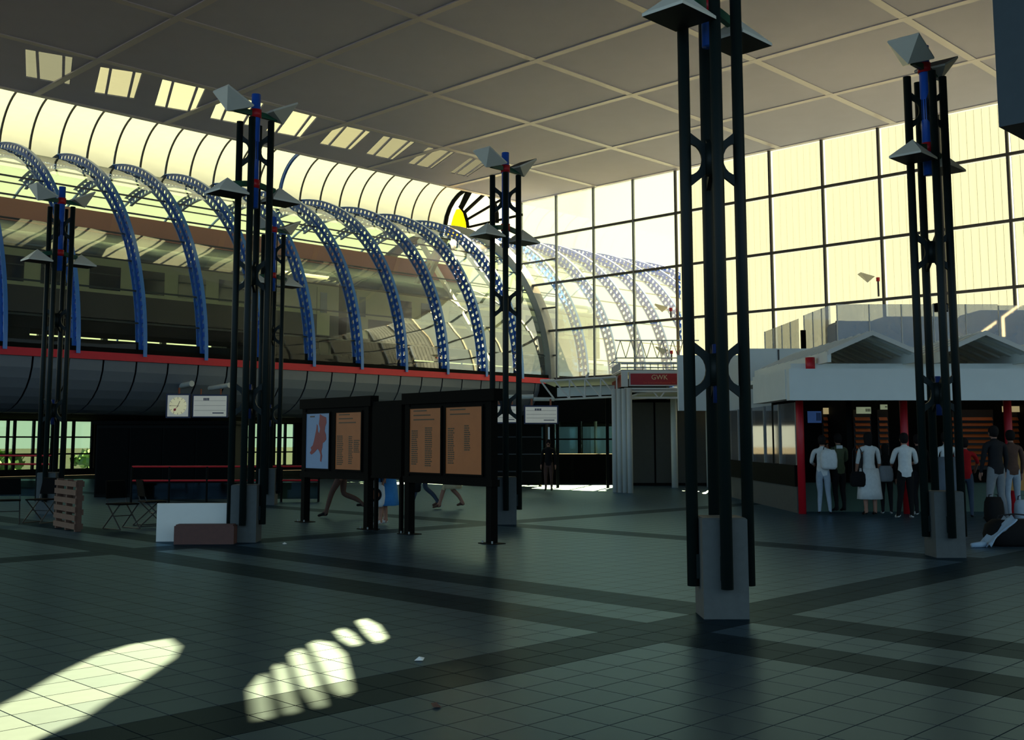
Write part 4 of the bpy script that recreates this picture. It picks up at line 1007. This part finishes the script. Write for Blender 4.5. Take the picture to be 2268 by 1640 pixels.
# ------------------------------------------------------------------ people
M_SKIN = mat('skin', (150, 106, 84), .6, var=.06); M_SKIND = mat('skin_dark', (92, 62, 48), .6)
def cloth(name, rgb): return mat('cloth_' + name, rgb, .85, spec=.2, var=.14, scale=18)
def person(label, loc, rz, h=1.72, top=None, legs=None, shoes=None, hair=None, skin=None, sleeves='long', pose=None, skirt=None, long_hair=False, bare_legs=False, build=1.0):
    skin = skin or M_SKIN; hair = hair or cloth('hair', (24, 20, 18)); s = h / 1.76
    P = dict(lean=0.0, armL=((.24, .02, 1.16), (.25, .10, .92)), armR=((.24, .02, 1.16), (.25, .10, .92)), kneeL=(.10, .03, .50), kneeR=(.10, .03, .50), footL=(.10, 0.0, .08), footR=(.10, 0.0, .08), toe=(0, .15), head=(0, 0), heelL=0, heelR=0)
    if pose: P.update(pose)
    V = []; E_ = []; R = []; LBL = []
    def v(p, rx, ry=None): V.append(tuple(c * s for c in p)); R.append((rx * s * build, (ry or rx) * s * build)); return len(V) - 1
    def e(a, b, l): E_.append((a, b)); LBL.append((a, b, l))
    L = P['lean']
    def ln(p): return (p[0], p[1] + L * max(0, p[2] - .95), p[2])
    pel = v((0, 0, .95), .150, .115); sp = v(ln((0, .0, 1.13)), .135, .105); ch = v(ln((0, -.005, 1.33)), .165, .115); up = v(ln((0, -.01, 1.45)), .115, .085)
    nk = v(ln((0, .0, 1.53)), .052); hb = v(ln((P['head'][0] * .5, .02 + P['head'][1] * .5, 1.60)), .068, .075); hd = v(ln((P['head'][0], .025 + P['head'][1], 1.67)), .078, .095); ht = v(ln((P['head'][0], .01 + P['head'][1], 1.735)), .062, .075)
    for a, b, l in ((pel, sp, 'top'), (sp, ch, 'top'), (ch, up, 'top'), (up, nk, 'skin'), (nk, hb, 'skin'), (hb, hd, 'skin'), (hd, ht, 'skin')): e(a, b, l)
    ns = v(ln((P['head'][0], .125 + P['head'][1], 1.655)), .014); e(hd, ns, 'skin')
    for sx, key in ((-1, 'armL'), (1, 'armR')):
        er = v(ln((sx * .088 + P['head'][0], .01 + P['head'][1], 1.66)), .016); e(hd, er, 'skin')
        sh = v(ln((sx * .185, -.01, 1.43)), .062); el, wr = P[key]
        el_ = v(ln((sx * el[0], el[1], el[2])), .045); wr_ = v(ln((sx * wr[0], wr[1], wr[2])), .030)
        e(up, sh, 'top'); e(sh, el_, 'top'); e(el_, wr_, 'sleeve')
        d = (Vector((sx * wr[0], wr[1], wr[2])) - Vector((sx * el[0], el[1], el[2]))).normalized()
        w = Vector((sx * wr[0], wr[1], wr[2])); pm = w + d * .075
        side = d.cross(Vector((sx, 0, 0.2))).normalized(); 
        pl = v(ln(tuple(pm)), .038, .022); e(wr_, pl, 'skin')
        for q, (o_, l_) in enumerate(((-.030, .075), (-.010, .088), (.010, .082), (.030, .064))):
            m1 = pm + side * o_ + d * (.03 + l_ * .45); m2 = pm + side * o_ * 1.1 + d * (.03 + l_ * .85) - Vector((sx * .018, 0, 0))
            f1 = v(ln(tuple(m1)), .0095); f2 = v(ln(tuple(m2)), .008); e(pl, f1, 'skin'); e(f1, f2, 'skin')
        th = w + d * .03 + side * (-.035) - Vector((sx * .012, 0, 0)); t1 = v(ln(tuple(th)), .012); t2 = v(ln(tuple(th + d * .045 + side * (-.012))), .010); e(wr_, t1, 'skin'); e(t1, t2, 'skin')
    for sx, kk, fk, hk in ((-1, 'kneeL', 'footL', 'heelL'), (1, 'kneeR', 'footR', 'heelR')):
        hp = v((sx * .088, 0, .88), .098, .105); kn = v((sx * P[kk][0], P[kk][1], P[kk][2]), .062); f = P[fk]
        cf = v((sx * (P[kk][0] * .4 + f[0] * .6), P[kk][1] * .45 + f[1] * .55 - .02, P[kk][2] * .5 + f[2] * .5 + .02), .055)
        an = v((sx * f[0], f[1] - .02, f[2] + .01), .038); hl = P[hk]
        to = v((sx * (f[0] + .015), f[1] + .15 * math.cos(hl), max(.032, f[2] - .045 - .15 * math.sin(hl))), .034, .028); bk_ = v((sx * f[0], f[1] - .055, max(.032, f[2] - .04 + .05 * math.sin(hl))), .032)
        e(pel, hp, 'legs'); e(hp, kn, 'legs'); e(kn, cf, 'shin'); e(cf, an, 'shin'); e(an, to, 'shoe'); e(an, bk_, 'shoe')
    me = bpy.data.meshes.new('body'); me.from_pydata(V, E_, [])
    ob = bpy.data.objects.new('person', me); COL.objects.link(ob)
    md = ob.modifiers.new('skin', 'SKIN'); md.use_smooth_shade = True; md.branch_smoothing = .3
    for k, (rx, ry) in enumerate(R): me.skin_vertices[0].data[k].radius = (rx, ry)
    me.skin_vertices[0].data[0].use_root = True
    sbd = ob.modifiers.new('subdivision', 'SUBSURF'); sbd.levels = 1; sbd.render_levels = 1
    dg = bpy.context.evaluated_depsgraph_get(); dg.update()
    body = bpy.data.meshes.new_from_object(ob.evaluated_get(dg)); bpy.data.objects.remove(ob)
    mats = {'top': top, 'sleeve': top if sleeves == 'long' else skin, 'legs': legs, 'shin': skin if bare_legs else legs, 'shoe': shoes, 'skin': skin}
    keys = ['top', 'sleeve', 'legs', 'shin', 'shoe', 'skin']
    body.materials.clear()
    for k in keys: body.materials.append(mats[k])
    segs = [(Vector(V[a]), Vector(V[b]), (R[a][0] + R[b][0]) / 2, keys.index(l)) for a, b, l in LBL]
    for p in body.polygons:
        c = p.center; best = 1e9; bi = 0
        for A_, B_, r_, mi in segs:
            d = B_ - A_; t_ = max(0, min(1, (c - A_).dot(d) / max(1e-9, d.length_squared))); dist = (c - (A_ + d * t_)).length - r_
            if dist < best: best = dist; bi = mi
        p.material_index = bi; p.use_smooth = True
    root = obj('person', body, None, loc, rz); tag(root, label, 'person')
    # hair cap
    hc = Vector(V[hd]); hm = MB()
    prof = [(.02, .118), (.06, .105), (.088, .07), (.100, .03), (.098, -.02), (.082, -.075 if not long_hair else -.17), (.055, -.105 if not long_hair else -.22)]
    hm.lathe([(r * s, z * s) for r, z in reversed(prof)], 14, 0, .92, 1.08, (hc.x, hc.y - .022 * s, hc.z + .012 * s))
    o_ = hm.build('hair', hair, root, True)
    ey = MB()
    for sx in (-1, 1): ey.lathe([(.002 * s, -.008 * s), (.009 * s, 0), (.002 * s, .008 * s)], 8, 0, 1, 1, (hc.x + sx * .03 * s, hc.y + .088 * s, hc.z - .002 * s))
    ey.build('eyes', M_BLACK, root, True)
    if skirt:
        z1, z0, r1, r0, m_ = skirt; n = 22; vs = []; sk = MB()
        for i, (z, r) in enumerate(((z1, r1), (z1 * .7 + z0 * .3, r1 * .55 + r0 * .45), (z1 * .3 + z0 * .7, r1 * .25 + r0 * .75), (z0, r0))):
            for j in range(n):
                t_ = 2 * PI * j / n; w_ = 1 + .06 * i / 3 * math.cos(7 * t_); sk.v.append((r * w_ * math.cos(t_) * s, r * w_ * .82 * math.sin(t_) * s, z * s))
        for i in range(3):
            for j in range(n): a = i * n + j; b = i * n + (j + 1) % n; sk.f.append([a, b, b + n, a + n]); sk.m.append(0)
        o_ = sk.build('skirt', m_, root, True); sm = o_.modifiers.new('thickness', 'SOLIDIFY'); sm.thickness = .012
    return root
C_WH = cloth('white', (206, 208, 204)); C_LJ = cloth('light_jeans', (150, 162, 172)); C_DK = cloth('dark', (30, 30, 32)); C_BLK = cloth('black', (16, 16, 16)); C_GRY = cloth('grey', (120, 124, 126)); C_SHW = cloth('shoe_white', (196, 196, 190))
C_OL = cloth('olive', (86, 96, 70)); C_RED = cloth('red', (170, 26, 30)); C_BLU = cloth('blue', (58, 128, 190)); C_TAN = cloth('tan', (156, 136, 108)); C_BRN = cloth('brown', (84, 62, 52)); C_STR = cloth('pattern', (92, 100, 108)); C_NAV = cloth('navy', (28, 40, 72)); C_CRM = cloth('cream', (196, 180, 140)); C_DJ = cloth('denim', (62, 76, 92))
FWD = dict(armL=((.25, .06, 1.18), (.20, .27, 1.14)), armR=((.25, .06, 1.18), (.20, .27, 1.14)))
person('person in white shirt and pale jeans with a blue-strapped backpack, first in the queue', (7.15, 24.0, 0), -.25, 1.68, C_WH, C_LJ, C_DK, pose=dict(FWD, kneeL=(.07, .05, .5), footR=(.13, -.04, .08)))
person('person in olive shirt holding up white paper behind the backpack wearer', (7.75, 24.8, 0), .3, 1.72, C_OL, C_DK, C_DK, pose=dict(armL=((.25, .1, 1.2), (.12, .28, 1.42)), armR=((.25, .06, 1.18), (.20, .27, 1.14))))
person('person in long white top and white skirt with a dark shoulder bag', (8.02, 23.6, 0), .05, 1.74, C_WH, C_WH, C_BLK, sleeves='short', skirt=(1.02, .36, .20, .27, C_WH), bare_legs=True, long_hair=True)
person('short person in dark clothes with a pale bag between the two white-clad people', (8.48, 23.9, 0), -.2, 1.5, C_BLK, C_DK, C_SHW, long_hair=True)
person('person in white shirt and black wide trousers with white shoes, centre of the queue', (8.42, 22.6, 0), -.1, 1.72, C_WH, C_BLK, C_SHW, sleeves='short', pose=dict(FWD, footL=(.16, .05, .08)), build=1.08)
person('person in black jacket at the counter left of the right mast', (9.05, 23.5, 0), .2, 1.7, C_BLK, C_DK, C_SHW)
person('person in white top and patterned dress half hidden behind the right mast', (9.32, 22.7, 0), 0, 1.74, C_WH, C_DK, C_BLK, sleeves='short', skirt=(1.28, .48, .18, .27, C_STR), bare_legs=True)
person('person in a red top with striped sleeve reaching to the counter', (9.78, 22.9, 0), -.3, 1.62, C_RED, C_DJ, C_DK, sleeves='short', pose=dict(armR=((.28, .14, 1.26), (.26, .38, 1.10))))
person('tall man in dark jacket and pale grey trousers right of the queue', (10.1, 22.2, 0), .15, 1.86, C_DK, C_GRY, C_DK, pose=dict(footL=(.17, .02, .08), kneeL=(.13, .04, .5), footR=(.13, -.05, .08), lean=.03), build=1.08)
person('person at the right edge in a brown jacket and pale trousers', (10.75, 22.9, 0), 0, 1.78, C_BRN, C_LJ, C_DK)
# walkers behind the timetable boards
WALK = dict(kneeL=(.09, .20, .52), footL=(.09, .34, .08), kneeR=(.09, .02, .50), footR=(.09, -.40, .22), heelR=-.2, armL=((.23, -.12, 1.18), (.24, -.05, .94)), armR=((.23, .14, 1.18), (.24, .30, 1.0)), lean=.06)
person('man striding left in dark brown trousers behind the map board', (-3.18, 23.1, 0), 1.50, 1.78, C_BRN, C_BRN, C_BLK, pose=dict(WALK, kneeR=(.09, .0, .48), footR=(.09, -.42, .26)))
person('woman in a blue dress and white sandals behind the blank panel', (-2.05, 20.95, 0), 1.9, 1.68, C_BLU, C_BLU, C_SHW, sleeves='short', skirt=(1.05, .40, .20, .30, C_BLU), bare_legs=True, pose=dict(footL=(.10, .16, .08), kneeL=(.1, .12, .5)))
person('person in dark jeans walking behind the nearest timetable board', (-1.62, 26.0, 0), 1.6, 1.76, C_DK, C_DJ, C_BRN, pose=dict(WALK, footR=(.09, -.30, .12), heelR=0))
person('person in pale print skirt walking behind the nearest timetable board', (-1.0, 26.1, 0), 1.6, 1.66, C_CRM, C_CRM, C_BRN, skirt=(1.0, .50, .20, .29, C_CRM), bare_legs=True, pose=dict(WALK, footR=(.09, -.26, .12), heelR=0))
person('dark figure standing by the bright far window left of the canopy', (1.72, 35.0, 0), 3.0, 1.60, C_BLK, C_BRN, C_BLK)

# ------------------------------------------------------------------ bags and luggage
def bag(name, lab, loc, rz, w, d, hgt, m, strap=None, emblem=None):
    t = thing(name, lab, 'bag', loc, rz)
    mb = MB(); n = 16
    prof = [(.72, 0), (.95, .12), (1.0, .45), (.92, .8), (.7, 1.0)]
    for (r, z) in prof:
        for j in range(n):
            th = 2 * PI * j / n; c_, s_ = math.cos(th), math.sin(th)
            mb.v.append((w / 2 * r * math.copysign(abs(c_) ** .6, c_), d / 2 * r * math.copysign(abs(s_) ** .6, s_), hgt * z))
    for i in range(len(prof) - 1):
        for j in range(n): a = i * n + j; b = i * n + (j + 1) % n; mb.f.append([a, b, b + n, a + n]); mb.m.append(0)
    mb.f += [list(range(n))[::-1], list(range((len(prof) - 1) * n, len(prof) * n))]; mb.m += [0, 0]
    mb.build('body', m, t, True)
    if strap:
        mb = MB(); mb.path([(-w * .3, 0, hgt * .95), (-w * .26, 0, hgt + strap * .7), (0, 0, hgt + strap), (w * .26, 0, hgt + strap * .7), (w * .3, 0, hgt * .95)], .012, 6); mb.build('strap', C_DK, t)
    if emblem:
        for r, m_, o_ in ((.13, C_BLK, .004), (.085, MATS['timetable_orange'], .010)):
            mb = MB(); mb.tube((0, -d / 2 - o_, hgt * .5), (0, -d / 2 + .01, hgt * .5), r, 20); mb.build('emblem', m_, t)
    return t
bag('backpack', 'pale backpack with blue straps on the first person in the queue', (7.22, 23.78, .98), -.25, .36, .20, .42, C_WH, .08)
t = bag('shoulder_bag', 'black shoulder bag hanging beside the white-skirted person', (7.74, 23.5, .62), 0, .34, .16, .32, C_BLK, .62)
bag('hand_bag', 'pale soft bag held by the short dark-clad person', (8.38, 23.62, .72), .3, .34, .16, .34, C_GRY, .1)
bag('carrier_bag', 'white carrier bag with a round orange and black emblem by the blue dress', (-2.22, 20.72, .36), -.2, .36, .12, .46, C_WH, .14, True)
bag('handbag', 'black handbag carried behind the nearest timetable board', (-1.86, 25.75, .40), 0, .30, .14, .28, C_BLK, .2)
bag('duffel_bag', 'large black duffel bag on the floor at the right edge', (7.95, 16.95, 0), .1, .95, .42, .40, C_BLK, .08)
bag('rucksack', 'black rucksack on the floor beside the tall man', (9.75, 21.6, 0), .2, .36, .28, .50, C_BLK, .06)
bag('shopping_bag', 'blue and white shopping bag at the right edge of the queue', (10.55, 22.1, 0), .2, .34, .2, .42, C_LJ, .1)
t = thing('folded_jacket', 'pale blue jacket thrown over the black duffel bag', 'jacket', (7.55, 16.75, 0), .2)
mb = MB(); random.seed(3)
N1, N2 = 10, 6
for i in range(N1):
    for j in range(N2):
        u = i / (N1 - 1); w_ = j / (N2 - 1)
        x = -.18 + u * .42; y = -.16 + w_ * .30 + .05 * math.sin(5 * u); z = .03 + .42 * max(0, u) ** 1.1 + .03 * math.sin(9 * w_ + 4 * u) + random.uniform(-.008, .008)
        mb.v.append((x, y, max(.012, z)))
for i in range(N1 - 1):
    for j in range(N2 - 1): a = i * N2 + j; mb.f.append([a, a + 1, a + N2 + 1, a + N2]); mb.m.append(0)
o_ = mb.build('cloth', cloth('pale_blue', (150, 172, 190)), t, True); sm = o_.modifiers.new('thickness', 'SOLIDIFY'); sm.thickness = .02
mb = MB(); mb.path([(-.18, 0, .05), (-.3, -.02, .04), (-.4, 0, .03)], .05, 8, r2=.035); mb.build('sleeve', MATS['cloth_pale_blue'], t, True)
t = thing('paper_slip', 'small white paper slip held up in the queue', 'paper', (7.66, 24.42, 1.42), .1)
mb = MB(); mb.box(-.07, .07, -.003, .003, 0, .07); mb.build('sheet', C_WH, t)
t = thing('yellow_panel', 'mustard yellow panel at the right edge beside the queue', 'panel', (11.05, 23.3, .55), 0)
mb = MB(); mb.box(-.32, .4, -.03, .03, 0, .82); mb.build('sheet', mat('mustard', (170, 118, 24), .5), t)
mb = MB(); mb.box(-.28, -.22, -.03, .03, -.55, 0); mb.build('leg', M_DARK2, t)
mb = MB(); mb.box(.28, .34, -.03, .03, -.55, 0); mb.build('leg', M_DARK2, t)
for k, (x, y, lab) in enumerate(((-.55, 8.2, 'small white litter scrap on the dark tile band near the sunlit stripes'), (-3.25, 17.2, 'white litter scrap at the foot of the left mast pedestal'), (-.35, 6.8, 'tiny dark litter scrap on the near floor tiles'))):
    t = thing('litter', lab, 'litter', (x, y, 0.0), k); mb = MB(); mb.add([(-.035, -.02, .004), (.03, -.025, .006), (.04, .02, .018), (-.02, .03, .008), (0, 0, .03)], [(0, 1, 4), (1, 2, 4), (2, 3, 4), (3, 0, 4)]); mb.build('scrap', C_WH if k < 2 else C_BRN, t)
